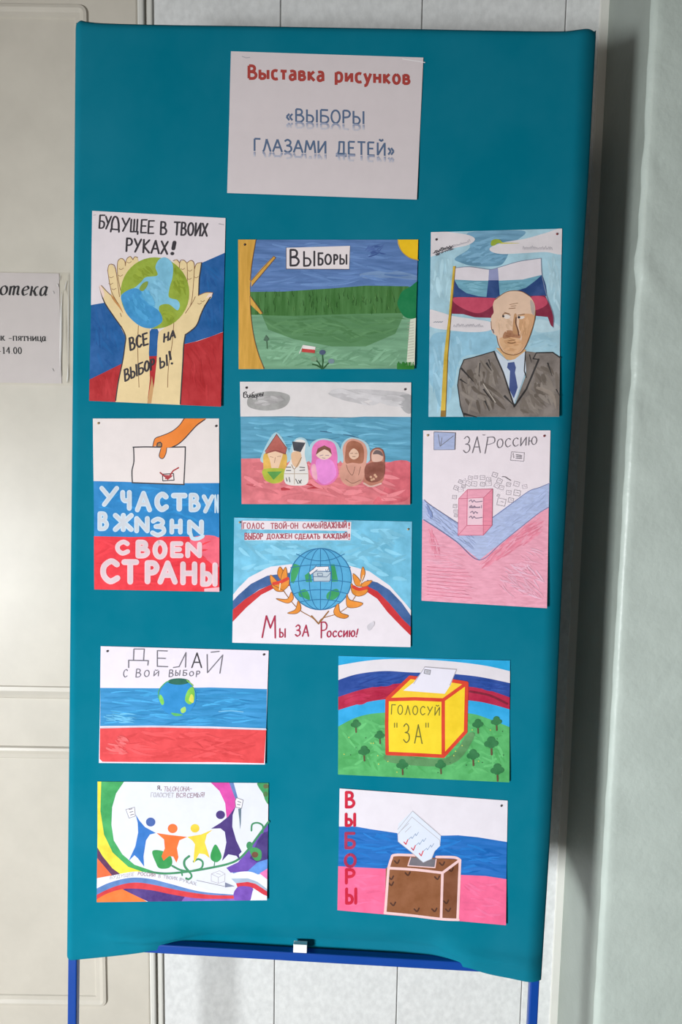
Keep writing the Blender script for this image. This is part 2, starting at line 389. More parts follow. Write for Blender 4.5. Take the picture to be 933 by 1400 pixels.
# ------------------------------------------------------------------ sheets of paper and what is drawn on them
class Sheet:
    def __init__(s, name, label, cat, crop, quad, paper, curl=0.003, base=0.0012, group='children\'s drawings on the stand'):
        s.x0, s.y0, s.k = crop; s.quad = quad; s.n = 0; s.pn = 0; s.cur = ('paper_sheet', 0); s.parts = {}; s.order = []
        s.curl, s.base = curl, base
        P = [s.m(p) for p in quad]
        s.cu = sum(p[0] for p in P) / 4; s.vb = min(p[1] for p in P); s.vt = max(p[1] for p in P)
        s.root = link(name, None, None, bmat(s.cu, s.vb, base))
        tag(s.root, label, cat, group)
        s.clipq = quad
        s.paper = paper; s.sheet_poly(quad)
    def m(s, p): return uv(s.x0 + p[0] * s.k, s.y0 + p[1] * s.k)
    def part(s, name): s.pn += 1; s.cur = (name, s.pn)
    def _bm(s):
        if s.cur not in s.parts:
            s.parts[s.cur] = (bmesh.new(), []); s.order.append(s.cur)
        return s.parts[s.cur]
    def _mi(s, mt):
        bm, ms = s._bm()
        if mt not in ms: ms.append(mt)
        return ms.index(mt)
    def sheet_poly(s, quad):
        bm, _ = s._bm(); mi = s._mi(s.paper)
        f = [bm.verts.new((a - s.cu, 0, b - s.vb)) for a, b in (s.m(p) for p in quad)]
        g = [bm.verts.new((q.co.x, 0.0004, q.co.z)) for q in f]
        n = len(f); bm.faces.new(f[::-1]); bm.faces.new(g)
        for i in range(n): bm.faces.new((f[i], f[(i + 1) % n], g[(i + 1) % n], g[i]))
    def off(s): s.n += 1; return -0.00003 - s.n * 2.2e-6
    def clip(s, pts):
        q = s.clipq
        area2 = sum(q[i][0] * q[(i + 1) % 4][1] - q[(i + 1) % 4][0] * q[i][1] for i in range(4))
        sg = 1 if area2 > 0 else -1
        for i in range(4):
            a, b = q[i], q[(i + 1) % 4]
            ins = lambda p: sg * ((b[0] - a[0]) * (p[1] - a[1]) - (b[1] - a[1]) * (p[0] - a[0]))
            out = []
            for j in range(len(pts)):
                p, r = pts[j], pts[(j + 1) % len(pts)]; dp, dr = ins(p), ins(r)
                if dp >= 0: out.append(p)
                if (dp > 0 and dr < 0) or (dp < 0 and dr > 0):
                    t = dp / (dp - dr); out.append((p[0] + (r[0] - p[0]) * t, p[1] + (r[1] - p[1]) * t))
            pts = out
            if len(pts) < 3: return []
        return pts
    def poly(s, pts, mt, smooth=False, noclip=False):
        if smooth: pts = catmull(pts, True, 5)
        if not noclip: pts = s.clip(pts)
        cl = []
        for p in pts:
            if not cl or math.hypot(p[0] - cl[-1][0], p[1] - cl[-1][1]) > 0.05: cl.append(p)
        if len(cl) < 3: return
        bm, _ = s._bm(); mi = s._mi(mt); w = s.off()
        vs = [bm.verts.new((a - s.cu, w, b - s.vb)) for a, b in (s.m(p) for p in cl)]
        for tri in tessellate_polygon([[v.co for v in vs]]):
            try: f = bm.faces.new([vs[i] for i in tri]); f.material_index = mi
            except ValueError: pass
    def ell(s, cx, cy, rx, ry, mt, rot=0, n=28, a0=0, a1=360):
        r = math.radians(rot); P = []
        for i in range(n if a1 - a0 >= 360 else n + 1):
            a = math.radians(a0 + (a1 - a0) * i / n); x, y = rx * math.cos(a), ry * math.sin(a)
            P.append((cx + x * math.cos(r) - y * math.sin(r), cy + x * math.sin(r) + y * math.cos(r)))
        s.poly(P, mt)
    def stroke(s, pts, wd, mt, smooth=False, taper=False, closed=False, butt=False):
        if closed: pts = list(pts) + [pts[0]]
        if smooth: pts = catmull(pts, False, 5)
        cl = []
        for p in pts:
            if not cl or math.hypot(p[0] - cl[-1][0], p[1] - cl[-1][1]) > 0.02: cl.append(p)
        if len(cl) < 2: return
        # split at sharp corners
        runs = [[cl[0]]]
        for i in range(1, len(cl)):
            runs[-1].append(cl[i])
            if i < len(cl) - 1:
                a = (cl[i][0] - cl[i - 1][0], cl[i][1] - cl[i - 1][1]); b = (cl[i + 1][0] - cl[i][0], cl[i + 1][1] - cl[i][1])
                d = (a[0] * b[0] + a[1] * b[1]) / (math.hypot(*a) * math.hypot(*b))
                if d < 0.6: runs.append([cl[i]])
        bm, _ = s._bm(); mi = s._mi(mt)
        for P in runs:
            w = s.off(); n = len(P); L, R = [], []
            def V(p, k=0.0):
                a, b = s.m(p); return bm.verts.new((a - s.cu, w - k, b - s.vb))
            for i in range(n):
                a = P[max(i - 1, 0)]; b = P[min(i + 1, n - 1)]
                dx, dy = b[0] - a[0], b[1] - a[1]; q = math.hypot(dx, dy) or 1; nx, ny = -dy / q, dx / q
                h = wd / 2 * (1 if not taper else max(0.12, math.sin(math.pi * (0.15 + 0.85 * i / (n - 1)))) if taper == 'both' else (1 - 0.85 * i / (n - 1)))
                k = 1e-6 * i / n
                L.append(V((P[i][0] + nx * h, P[i][1] + ny * h), k)); R.append(V((P[i][0] - nx * h, P[i][1] - ny * h), k))
            for i in range(n - 1):
                f = bm.faces.new((L[i], L[i + 1], R[i + 1], R[i])); f.material_index = mi
            if not taper and not butt:
                for (e, o, va, vb, sgn) in ((0, 1, L[0], R[0], 1), (n - 1, n - 2, R[-1], L[-1], 1)):
                    dx, dy = P[e][0] - P[o][0], P[e][1] - P[o][1]; a0 = math.atan2(dy, dx); h = wd / 2
                    cap = [V((P[e][0] + h * math.cos(a0 + t), P[e][1] + h * math.sin(a0 + t))) for t in ((-1.0, -0.5, 0, 0.5, 1.0))]
                    ring = [vb] + (cap[::-1] if False else cap) + [va]
                    # order check: start from the side nearest the first cap vertex
                    if (vb.co - cap[0].co).length > (va.co - cap[0].co).length: ring = [va] + cap + [vb]
                    try: f = bm.faces.new(ring); f.material_index = mi
                    except ValueError: pass
    def brush(s, region, rgb, n, L, W, ang=0.0, jit=0.25, sp=12, style='wash'):
        """n separate brush or pencil strokes of nearby colours inside a region"""
        xs = [p[0] for p in region]; ys = [p[1] for p in region]; ms = [P(*[min(250, max(4, ch + k)) for ch in rgb], var=0.1) for k in (-sp, -sp // 3, sp // 2, sp)]
        def inside(x, y):
            r = False; m_ = len(region)
            for i in range(m_):
                (ax, ay), (bx, by) = region[i], region[(i + 1) % m_]
                if (ay > y) != (by > y) and x < (bx - ax) * (y - ay) / (by - ay) + ax: r = not r
            return r
        k = t = 0
        while k < n and t < n * 12:
            t += 1; x, y = random.uniform(min(xs), max(xs)), random.uniform(min(ys), max(ys)); a = ang + random.uniform(-jit, jit); l = L * random.uniform(.5, 1.1) / 2
            dx, dy = math.cos(a) * l, math.sin(a) * l
            if not (inside(x - dx, y - dy) and inside(x + dx, y + dy) and inside(x, y)): continue
            b = random.uniform(-.12, .12) * l
            s.stroke([(x - dx, y - dy), (x - dy * b / l, y + dx * b / l), (x + dx, y + dy)], W * random.uniform(.6, 1.2), random.choice(ms), True, taper='both'); k += 1
    def glyph(s, ch, x, y, w, h, wd, mt, slant=0.0, dy=0.0):
        """letter in a box with its lower left corner at (x, y); dy = baseline rise over the letter"""
        gw, st = GL[ch]
        for p in st:
            s.stroke([(x + a / gw * w + slant * b * h, y - b * h + dy * a / gw) for a, b in p], wd, mt)
    def text(s, t, x0, y0, x1, y1, h0, h1, wd, mt, slant=0.0, gap=0.22, jit=0.0):
        tot = sum(GL[ch][0] for ch in t) + gap * (len(t) - 1); q = 0
        for ch in t:
            gw = GL[ch][0]; a = q / tot; b = (q + gw) / tot
            X, Y = x0 + (x1 - x0) * a, y0 + (y1 - y0) * a; h = h0 + (h1 - h0) * a
            j = random.uniform(-jit, jit) * h
            s.glyph(ch, X, Y + j, (x1 - x0) * (b - a), h, wd, mt, slant, (y1 - y0) * (b - a))
            q += gw + gap
    def typeset(s, t, x0, y0, x1, y1, h0, h1, wd, mt, flip=1.0, vmax=None, gap=0.17):
        """upright sans letters with square ends; flip < 0 mirrors them below the baseline, up to vmax of their height"""
        tot = sum((TL.get(ch) or GL[ch])[0] for ch in t) + gap * (len(t) - 1); q = 0; th = wd / (h0 * 2)
        for ch in t:
            gw, st = TL.get(ch) or GL[ch]; X, Y = x0 + (x1 - x0) * q / tot, y0 + (y1 - y0) * q / tot; h = h0 + (h1 - h0) * q / tot; sx = (x1 - x0) / tot
            sl = (y1 - y0) / tot
            for p in st:
                runs = [list(p)]
                if vmax is not None:
                    dn = []
                    for a, b in zip(p, p[1:]): dn += [(a[0] + (b[0] - a[0]) * k / 12, a[1] + (b[1] - a[1]) * k / 12) for k in range(12)]
                    dn.append(p[-1]); runs = [[]]
                    for e in dn:
                        if e[1] <= vmax: runs[-1].append(e)
                        elif runs[-1]: runs.append([])
                for r in runs:
                    if len(r) > 1: s.stroke([(X + a * sx, Y - b * h * flip + a * sl) for a, b in r], wd, mt, butt=True)
            q += gw + gap
    def done(s):
        H = s.vt - s.vb; N = 9
        for nm in s.order:
            bm, ms = s.parts[nm]
            for i in range(1, N):
                bmesh.ops.bisect_plane(bm, geom=bm.verts[:] + bm.edges[:] + bm.faces[:], plane_co=(0, 0, H * i / N), plane_no=(0, 0, 1), dist=1e-7)
            for v in bm.verts:
                # piecewise-linear bend, the same for the paper and the paint on it
                q = min(max((1 - v.co.z / H) * N, 0), N); i = min(int(q), N - 1); fr = q - i
                w = lambda t: s.curl * t * t + 0.0005 * math.sin(t * 9)
                v.co.y -= w(i / N) * (1 - fr) + w((i + 1) / N) * fr
            bm_obj(nm[0], bm, ms, s.root)
        return s.root
    def corner(s, p): return (s.x0 + p[0] * s.k, s.y0 + p[1] * s.k)

WHITE = mat((214, 205, 207), 0.03, 'wash', 0.6)
INK = mat((52, 48, 54), 0.05, 'fine', 0.6)
GREY = mat((110, 106, 114), 0.1, 'fine', 0.7)
LGREY = mat((168, 163, 170), 0.08, 'fine', 0.7)
def P(*rgb, var=0.14, style='wash'): return mat(tuple(rgb), var, style)

# ---- title sheet
T = Sheet('title_sheet', 'printed white title sheet at the top centre of the teal stand', 'sign', (300, 60, .3215),
          [(50, 33), (868, 60), (840, 665), (35, 637)], mat((206, 196, 198), 0.02, 'wash', 0.6), 0.002, group=None)
T.part('heading_line')
T.typeset('Выставка рисунков', 124, 149, 810, 174, 54, 55, 12.5, P(164, 62, 56, var=0.03), gap=0.2)
T.part('title_lettering')
BL = P(84, 103, 132, var=0.03)
T.typeset('«ВЫБОРЫ', 284, 331, 617, 343, 53, 55, 8, BL); T.part('title_lettering'); T.typeset('ГЛАЗАМИ ДЕТЕЙ»', 148, 458, 744, 480, 53, 56, 8, BL)
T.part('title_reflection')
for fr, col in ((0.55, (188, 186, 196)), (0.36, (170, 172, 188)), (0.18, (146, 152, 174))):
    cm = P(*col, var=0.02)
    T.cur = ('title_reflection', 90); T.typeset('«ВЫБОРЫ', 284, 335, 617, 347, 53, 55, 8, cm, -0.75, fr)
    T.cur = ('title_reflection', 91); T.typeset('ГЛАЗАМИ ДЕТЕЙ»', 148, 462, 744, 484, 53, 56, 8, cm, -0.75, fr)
T.part('staple')
T.stroke([(98, 56), (114, 62), (130, 60)], 3, LGREY); 
T.part('staple')
T.stroke([(780, 66), (800, 70), (842, 76), (874, 82)], 3.5, mat((225, 222, 222), 0))
T.done()

# ---- hands and globe
D = Sheet('poster_drawing', 'drawing of two hands lifting a green globe, at the upper left of the stand', 'drawing', (110, 280, .22508),
          [(73, 38), (883, 82), (858, 1228), (60, 1192)], mat((216, 206, 210), 0.03, 'wash', 0.6), 0.004)
bl, rd = P(8, 84, 148, var=0.16), P(172, 30, 36, var=0.12)
D.poly([(40, 615), (90, 606), (160, 594), (320, 800), (290, 962), (40, 1076)], bl)
D.poly([(900, 284), (850, 306), (800, 328), (740, 354), (690, 500), (600, 700), (600, 856), (700, 832), (800, 800), (900, 760)], bl)
D.poly([(418, 780), (435, 755), (470, 755), (482, 780), (478, 925), (412, 925)], bl)
D.poly([(40, 1074), (150, 1020), (290, 950), (260, 1250), (40, 1250)], rd)
D.poly([(900, 762), (800, 800), (720, 828), (600, 856), (590, 1260), (900, 1260)], rd)
D.poly([(412, 922), (482, 920), (470, 1100), (440, 1190), (415, 1180)], rd)
SK, SKD, BR = P(222, 198, 150, var=0.07), P(196, 150, 100, var=0.1), P(128, 88, 55, var=0.1)
BLs, RDs = (8, 84, 148), (172, 30, 36)
for rg, cc in (([(70, 612), (160, 594), (290, 800), (262, 962), (68, 1060)], BLs), ([(745, 354), (875, 300), (868, 765), (650, 840), (640, 800), (720, 640)], BLs), ([(70, 1080), (240, 980), (220, 1185), (70, 1180)], RDs), ([(640, 860), (864, 790), (850, 1210), (630, 1200)], RDs)):
    D.brush(rg, cc, 26, 130, 16, 1.2, 0.5, 7)
D.part('painted_hand')
D.poly([(220, 1205), (235, 1080), (262, 960), (276, 860), (276, 800), (248, 745), (200, 670), (150, 590), (126, 545), (116, 498), (130, 492), (165, 530), (190, 552), (178, 470), (168, 400), (176, 368), (196, 364), (216, 392), (226, 440), (224, 380), (230, 345), (250, 328), (270, 340), (276, 372), (284, 332), (305, 316), (322, 334), (330, 318), (348, 320), (356, 345), (420, 500), (424, 800), (420, 900), (424, 960), (428, 1060), (412, 1210)], SK)
D.poly([(440, 1040), (425, 1130), (412, 1208), (440, 1208), (450, 1120)], SKD)
for q in ([(250, 740), (278, 800), (274, 860), (262, 950), (236, 1080), (221, 1190)], [(120, 500), (146, 588), (200, 672), (250, 742)]): D.stroke(q, 7, INK, True)
D.stroke([(190, 552), (210, 580), (240, 620), (262, 660)], 14, P(196, 140, 80, var=0.2), True, taper='both')
for q in ([(168, 400), (176, 368), (196, 364), (216, 392), (240, 560)], [(226, 400), (230, 346), (250, 328), (271, 342), (276, 372)], [(276, 370), (284, 332), (305, 316), (322, 336)], [(322, 336), (332, 318), (350, 322)], [(168, 400), (180, 480), (196, 540), (230, 600)], [(226, 395), (232, 450), (246, 520)], [(130, 492), (165, 530), (190, 552)], [(355, 735), (352, 850), (355, 950), (362, 1110)], [(245, 660), (252, 680)]): D.stroke(q, 4, BR, True)
D.poly([(118, 500), (130, 496), (148, 540), (140, 566)], P(226, 200, 190, var=0.03), True)
for x, y in ((190, 440), (186, 480), (205, 512), (250, 390), (246, 430), (298, 350)): D.stroke([(x - 12, y), (x, y + 5), (x + 14, y - 3)], 3, BR, True)
D.part('painted_hand')
D.poly([(436, 1212), (455, 1080), (468, 950), (472, 830), (478, 775), (550, 720), (600, 600), (600, 480), (568, 345), (588, 336), (606, 360), (612, 345), (630, 338), (646, 352), (652, 350), (672, 340), (690, 352), (696, 384), (708, 360), (738, 352), (736, 390), (722, 440), (718, 555), (765, 534), (808, 534), (800, 562), (755, 612), (735, 660), (705, 738), (645, 786), (632, 850), (628, 960), (612, 1220)], SK)
for q in ([(640, 790), (630, 860), (626, 960), (612, 1212)], [(806, 540), (760, 612), (735, 664), (705, 738), (642, 790)], [(738, 354), (730, 410), (724, 450), (720, 552)]): D.stroke(q, 7, INK, True)
for q in ([(720, 552), (765, 534), (806, 535)], [(602, 470), (606, 352), (628, 338), (648, 356)], [(650, 356), (672, 340), (690, 352), (694, 400), (682, 560), (668, 620)], [(696, 390), (708, 360), (738, 353)], [(650, 356), (652, 420), (650, 520)], [(700, 560), (680, 600), (640, 660)], [(566, 342), (588, 336), (604, 356)], [(570, 720), (560, 850), (540, 980), (535, 1110)]): D.stroke(q, 4, BR, True)
D.poly([(762, 570), (785, 540), (806, 537), (798, 558)], P(228, 205, 195, var=0.03))
for x, y in ((668, 400), (664, 450), (706, 440), (624, 390), (745, 585), (726, 600)): D.stroke([(x - 12, y), (x, y + 5), (x + 12, y - 3)], 3, BR, True)
D.part('painted_globe')
D.ell(455, 538, 209, 217, P(140, 160, 44, var=0.2), n=40)
D.poly([(252, 548), (330, 506), (372, 470), (400, 442), (470, 430), (458, 380), (480, 335), (520, 322), (562, 362), (562, 440), (545, 500), (540, 562), (590, 580), (606, 612), (590, 642), (540, 606), (488, 612), (480, 645), (500, 690), (490, 722), (430, 752), (360, 735), (290, 672), (260, 605)], P(120, 182, 208, var=0.15), True)
D.poly([(254, 548), (330, 508), (390, 540), (420, 600), (478, 645), (500, 690), (490, 722), (430, 752), (360, 735), (290, 672), (262, 610)], P(52, 138, 192, var=0.2), True)
D.brush([(330, 520), (400, 545), (480, 650), (490, 700), (420, 735), (300, 660), (270, 590)], (62, 146, 196), 34, 90, 20, 0.9, 0.5, 10)
D.brush([(400, 450), (540, 430), (535, 560), (470, 610), (420, 560), (380, 500)], (118, 178, 206), 26, 80, 20, 0.9, 0.6, 10)
D.brush([(340, 500), (430, 520), (470, 600), (450, 640), (380, 560)], (88, 164, 204), 18, 90, 18, 1.0, 0.5, 10)
for rg in ([(280, 480), (360, 380), (450, 340), (450, 425), (360, 460)], [(575, 380), (640, 450), (655, 560), (600, 560), (556, 520)], [(500, 640), (590, 650), (640, 620), (560, 715), (500, 740)]): D.brush(rg, (136, 154, 40), 20, 80, 18, 0.8, 0.7, 10)
D.poly([(362, 505), (385, 476), (412, 468), (408, 496), (385, 524), (366, 522)], P(128, 150, 60, var=0.1), True)
D.part('lettering')

for ch, a, b, y, h in (('Б', 114, 146, 144, 78), ('У', 152, 184, 148, 74), ('У', 252, 296, 162, 78), ('Щ', 304, 350, 166, 74), ('Е', 366, 402, 172, 78), ('Е', 410, 446, 176, 76)): D.glyph(ch, a, y, b - a, h, 9, INK, 0.06)
for q in ([(192, 152), (194, 110), (208, 76), (226, 84), (234, 120), (234, 152)],): D.stroke(q, 10, INK, True)
D.stroke([(186, 166), (188, 150), (236, 154), (236, 168)], 9, INK)
D.text('В', 486, 182, 524, 184, 76, 74, 10, INK, 0.04)
D.text('ТВОИХ', 570, 184, 770, 192, 76, 74, 10, INK, 0.06, 0.18); D.text('РУКАХ', 278, 284, 530, 302, 78, 74, 10, INK, 0.05, 0.2)
D.stroke([(573, 232), (566, 268)], 22, INK); D.ell(560, 299, 11, 10, INK)
D.part('lettering')
D.text('ВСЕ', 306, 886, 414, 848, 72, 66, 11, INK, -0.1, 0.18); D.text('НА', 508, 836, 578, 808, 48, 46, 10, INK, 0.06, 0.2)
D.text('ВЫБ', 276, 1074, 388, 1022, 68, 62, 10, INK, -0.08, 0.16); D.text('ОР', 394, 1016, 452, 1000, 60, 62, 11, INK, 0.0, 0.2); D.text('Ы', 488, 996, 534, 976, 62, 62, 10, INK, -0.06)
D.stroke([(544, 895), (552, 940)], 13, INK); D.ell(560, 966, 7, 7, INK)
D.part('staple'); D.stroke([(80, 66), (94, 64)], 3, LGREY); D.part('staple'); D.stroke([(842, 118), (872, 124)], 4, LGREY)
D.done()

# ---- meadow
D = Sheet('meadow_drawing', 'drawing of a green meadow under blue sky, tan tree trunk at its left', 'drawing', (315, 315, .28939),
          [(38, 45), (888, 45), (870, 655), (42, 657)], WHITE, 0.003)
D.poly([(30, 40), (900, 40), (900, 320), (30, 320)], P(84, 118, 172, var=0.22, style='streak'))
D.poly([(620, 205), (760, 190), (880, 215), (880, 235), (760, 225), (640, 228)], P(112, 142, 184, var=0.2, style='streak'), True)
D.poly([(30, 292), (250, 290), (480, 275), (640, 262), (840, 265), (900, 300), (900, 420), (30, 420)], P(58, 112, 48, var=0.22, style='vert'))
D.poly([(30, 400), (300, 405), (600, 395), (900, 390), (900, 700), (30, 700)], P(82, 130, 84, var=0.12, style='streak'))
D.poly([(90, 400), (150, 400), (180, 470), (300, 515), (480, 550), (640, 550), (780, 490), (820, 400), (900, 390), (900, 700), (60, 700)], P(112, 158, 124, var=0.2, style='streak'))
D.brush([(130, 60), (780, 60), (820, 150), (880, 250), (130, 280)], (92, 126, 178), 70, 150, 10, 0.05, 0.25, 12)
D.brush([(620, 60), (760, 60), (760, 120), (640, 130)], (64, 92, 150), 14, 60, 8, -0.4, 0.6, 10)
D.brush([(130, 410), (860, 400), (800, 480), (640, 545), (300, 515), (180, 460)], (82, 130, 82), 60, 120, 12, 0.05, 0.5, 9)
D.brush([(120, 480), (300, 530), (640, 560), (800, 500), (830, 640), (160, 645)], (116, 162, 128), 80, 110, 12, -0.3, 0.6, 13)
gb = P(48, 98, 40, var=0.1); gl = P(92, 142, 74, var=0.1)
for i in range(70):
    x = random.uniform(130, 800); y = random.uniform(310, 400)
    D.stroke([(x, y), (x + random.uniform(-6, 4), y - 14), (x + random.uniform(-12, 8), y - 30)], 3, gb if i % 3 else gl, taper=True)
D.part('painted_tree')
tan = P(204, 154, 62, var=0.14, style='vert')
D.poly([(100, 238), (150, 180), (206, 122), (216, 130), (160, 198), (100, 268)], tan); D.poly([(96, 312), (152, 392), (144, 398), (96, 352)], tan)
D.poly([(30, 40), (122, 45), (104, 150), (94, 270), (96, 380), (112, 500), (136, 590), (164, 670), (30, 670)], tan)
D.stroke([(122, 45), (104, 150), (94, 236)], 3, BR, True); D.stroke([(94, 312), (98, 400), (112, 500), (136, 590), (162, 655)], 3, BR, True)
for q in ([(98, 242), (206, 124)], [(206, 124), (215, 131), (104, 262)], [(100, 318), (154, 394)]): D.stroke(q, 3, BR)
D.part('painted_sun'); D.ell(892, 42, 102, 100, P(238, 186, 24, var=0.06)); D.stroke([(792, 46), (808, 96), (846, 130), (888, 142)], 4, P(190, 150, 60), True)
D.part('painted_bush')
D.poly([(895, 250), (850, 268), (812, 290), (795, 325), (790, 352), (806, 388), (828, 412), (862, 418), (895, 408)], P(6, 116, 66, var=0.1), True)
D.poly([(850, 422), (880, 414), (870, 640), (832, 640), (838, 560)], P(205, 208, 190, var=0.04))
for i in range(14): D.stroke([(838, 440 + i * 13), (866, 434 + i * 13)], 2, P(160, 150, 140))
for i in range(22):
    x = 790 + i * 3.6; D.stroke([(x, 656), (x + random.uniform(-6, 6), 630 + random.uniform(-6, 8))], 5, P(40, 118, 40))
D.part('painted_flowers')
for q in ([(435, 655), (438, 620), (436, 580)], [(432, 655), (420, 630), (402, 612)], [(440, 655), (458, 635), (474, 622)], [(434, 655), (410, 640), (390, 635)]): D.stroke(q, 6, P(36, 84, 44), True)
for x, y, cc in ((436, 578, (70, 82, 110)), (396, 610, (120, 150, 120)), (478, 620, (110, 130, 140))):
    D.ell(x, y, 15, 12, P(*cc))
D.part('painted_flower'); D.stroke([(176, 560), (172, 505)], 3, P(60, 96, 62)); D.poly([(158, 520), (170, 496), (186, 516), (174, 528)], P(74, 104, 84))
D.part('painted_flag')
D.stroke([(345, 545), (328, 582)], 4, P(210, 205, 200)); D.poly([(346, 543), (404, 552), (402, 566), (342, 560)], P(222, 215, 212)); D.poly([(342, 560), (402, 566), (400, 582), (338, 576)], P(182, 56, 52))
D.part('title_strip')
D.poly([(266, 84), (566, 75), (562, 184), (266, 183)], mat((222, 212, 214), 0.02)); D.stroke([(265, 84), (265, 184), (563, 186)], 3, P(70, 70, 90))
D.part('lettering')
D.text('В', 282, 168, 326, 168, 74, 70, 10, INK); D.text('Ы', 346, 170, 402, 168, 66, 64, 9, INK); D.text('Б', 416, 164, 438, 164, 54, 52, 9, INK); D.text('О', 448, 162, 478, 162, 46, 46, 9, INK); D.text('Р', 490, 160, 508, 160, 42, 42, 9, INK); D.text('Ы', 518, 160, 552, 160, 42, 42, 8, INK)
D.done()

# ---- portrait with flag
D = Sheet('portrait_drawing', 'watercolour drawing of a bald man in a grey suit before a tricolour flag', 'drawing', (575, 305, .22508),
          [(64, 57), (860, 35), (838, 1178), (48, 1178)], mat((196, 210, 216), 0.04), 0.004)
sky = P(160, 196, 210, var=0.16); D.poly([(30, 20), (900, 20), (900, 1200), (30, 1200)], sky)
D.poly([(290, 60), (560, 45), (640, 60), (560, 130), (520, 220), (470, 262), (320, 262), (240, 240), (210, 215), (300, 150)], P(104, 152, 180, var=0.25, style='streak'), True)
D.poly([(200, 660), (430, 640), (450, 780), (250, 820), (190, 1000), (60, 980), (60, 700)], P(140, 186, 208, var=0.18), True)
D.brush([(300, 70), (560, 60), (520, 210), (440, 258), (250, 236), (240, 200), (310, 150)], (110, 156, 184), 46, 110, 14, -0.25, 0.3, 14)
D.brush([(70, 680), (440, 670), (450, 780), (260, 810), (210, 1000), (150, 1160), (70, 1160)], (150, 192, 212), 46, 150, 22, 1.3, 0.5, 12); D.brush([(660, 690), (840, 660), (836, 780), (650, 760)], (152, 190, 206), 16, 100, 18, 0.1, 0.5, 10)
D.brush([(70, 215), (200, 200), (185, 520), (66, 520)], (170, 204, 216), 20, 150, 22, 1.4, 0.4, 10); D.brush([(760, 200), (856, 190), (850, 560), (800, 520)], (170, 202, 214), 14, 120, 18, 1.4, 0.3, 10)
cl_ = P(214, 207, 210, var=0.06)
D.poly([(50, 60), (250, 66), (330, 96), (290, 135), (180, 160), (70, 205), (50, 190)], cl_, True)
D.poly([(425, 150), (500, 120), (640, 96), (760, 62), (870, 40), (870, 185), (760, 178), (640, 184), (500, 190), (432, 176)], cl_, True)
D.poly([(45, 530), (130, 545), (200, 566), (330, 585), (430, 605), (428, 650), (330, 664), (200, 655), (50, 625)], cl_, True)
D.poly([(700, 590), (800, 600), (850, 640), (800, 660), (700, 660)], P(178, 204, 214), True)
D.brush([(75, 180), (190, 140), (210, 160), (90, 205)], (84, 82, 90), 26, 26, 5, -0.5, 0.8, 22)
for i in range(26): 
    x = 76 + i * 8.5; y = 185 - i * 2.6; D.stroke([(x, y), (x + 8, y - random.uniform(0, 22)), (x + 13, y - 4)], 4 if i < 14 else 2.5, INK if i < 14 else LGREY, True)
for i in range(20): x = 620 + i * 9; D.stroke([(x, 160), (x + 5, 145 + random.uniform(-6, 10)), (x + 10, 165)], 2.5, LGREY, True)
for i in range(20): x = 200 + i * 9; D.stroke([(x, 632), (x + 5, 618 + random.uniform(-6, 8)), (x + 10, 634)], 2.5, LGREY, True)
for i in range(4): D.stroke([(80 + i * 14, 605), (92 + i * 14, 600)], 4, P(120, 130, 140))
D.part('painted_sun')
D.poly([(428, 138), (430, 112), (452, 100), (482, 104), (500, 128), (470, 124), (450, 138)], P(146, 164, 52), True); D.stroke([(490, 124), (600, 124)], 9, P(196, 190, 90), taper=True)
D.part('painted_flag')
D.poly([(208, 275), (300, 268), (360, 276), (420, 284), (480, 270), (600, 235), (732, 216), (740, 330), (620, 352), (480, 360), (330, 358), (208, 352)], P(214, 206, 212, var=0.05))
D.poly([(416, 284), (470, 274), (476, 360), (412, 360)], P(140, 144, 182, var=0.1))
D.poly([(204, 345), (330, 352), (480, 352), (620, 345), (738, 316), (765, 445), (620, 450), (480, 452), (330, 452), (200, 452)], P(104, 158, 178, var=0.2, style='streak'))
D.brush([(240, 360), (400, 362), (400, 432), (330, 440)], (112, 164, 182), 20, 100, 10, 0.05, 0.2, 14); D.brush([(484, 364), (660, 355), (600, 425), (500, 440)], (112, 164, 182), 22, 100, 10, -0.1, 0.2, 14)
nv = P(32, 66, 122, var=0.22)
D.poly([(206, 348), (232, 395), (280, 428), (350, 446), (200, 455)], nv); D.poly([(412, 350), (474, 350), (482, 455), (400, 455)], nv); D.poly([(738, 316), (760, 380), (768, 446), (610, 446), (560, 420), (640, 395), (700, 350)], nv)
D.poly([(200, 442), (340, 446), (420, 452), (480, 450), (480, 462), (330, 462), (198, 458)], nv)
rd2, dr = P(186, 66, 92, var=0.14), P(126, 30, 58, var=0.15)
D.poly([(198, 452), (330, 452), (470, 458), (620, 446), (755, 442), (790, 510), (806, 570), (806, 636), (790, 622), (772, 572), (690, 564), (440, 578), (330, 574), (260, 555), (188, 552)], dr)
D.poly([(205, 455), (330, 454), (460, 462), (430, 510), (360, 548), (290, 535), (210, 490)], rd2, True); D.poly([(670, 450), (750, 450), (768, 495), (700, 530), (680, 500)], rd2, True)
for q in ([(208, 275), (300, 268), (420, 284), (480, 270), (600, 235), (732, 216)], [(732, 216), (738, 320), (765, 440), (806, 560), (806, 636)]): D.stroke(q, 4, P(120, 130, 150), True)
D.part('painted_flagpole')
D.poly([(198, 264), (214, 264), (188, 560), (168, 800), (152, 1176), (120, 1176), (142, 800), (172, 560)], P(202, 168, 56, var=0.2)); D.stroke([(212, 266), (186, 560), (166, 800), (150, 1172)], 4, P(130, 90, 30)); D.poly([(122, 1140), (150, 1140), (152, 1178), (120, 1178)], P(140, 105, 40))
D.part('painted_man')
suit = P(122, 112, 106, var=0.28)
D.poly([(458, 760), (640, 770), (625, 820), (570, 840), (520, 830)], P(206, 162, 116, var=0.1))
D.poly([(452, 775), (530, 838), (572, 828), (632, 782), (645, 880), (600, 1010), (566, 1100), (500, 920)], P(196, 206, 218, var=0.06))
D.poly([(530, 850), (568, 845), (578, 880), (572, 910), (588, 1000), (564, 1068), (536, 1010), (542, 900), (524, 880)], P(66, 82, 134, var=0.12))
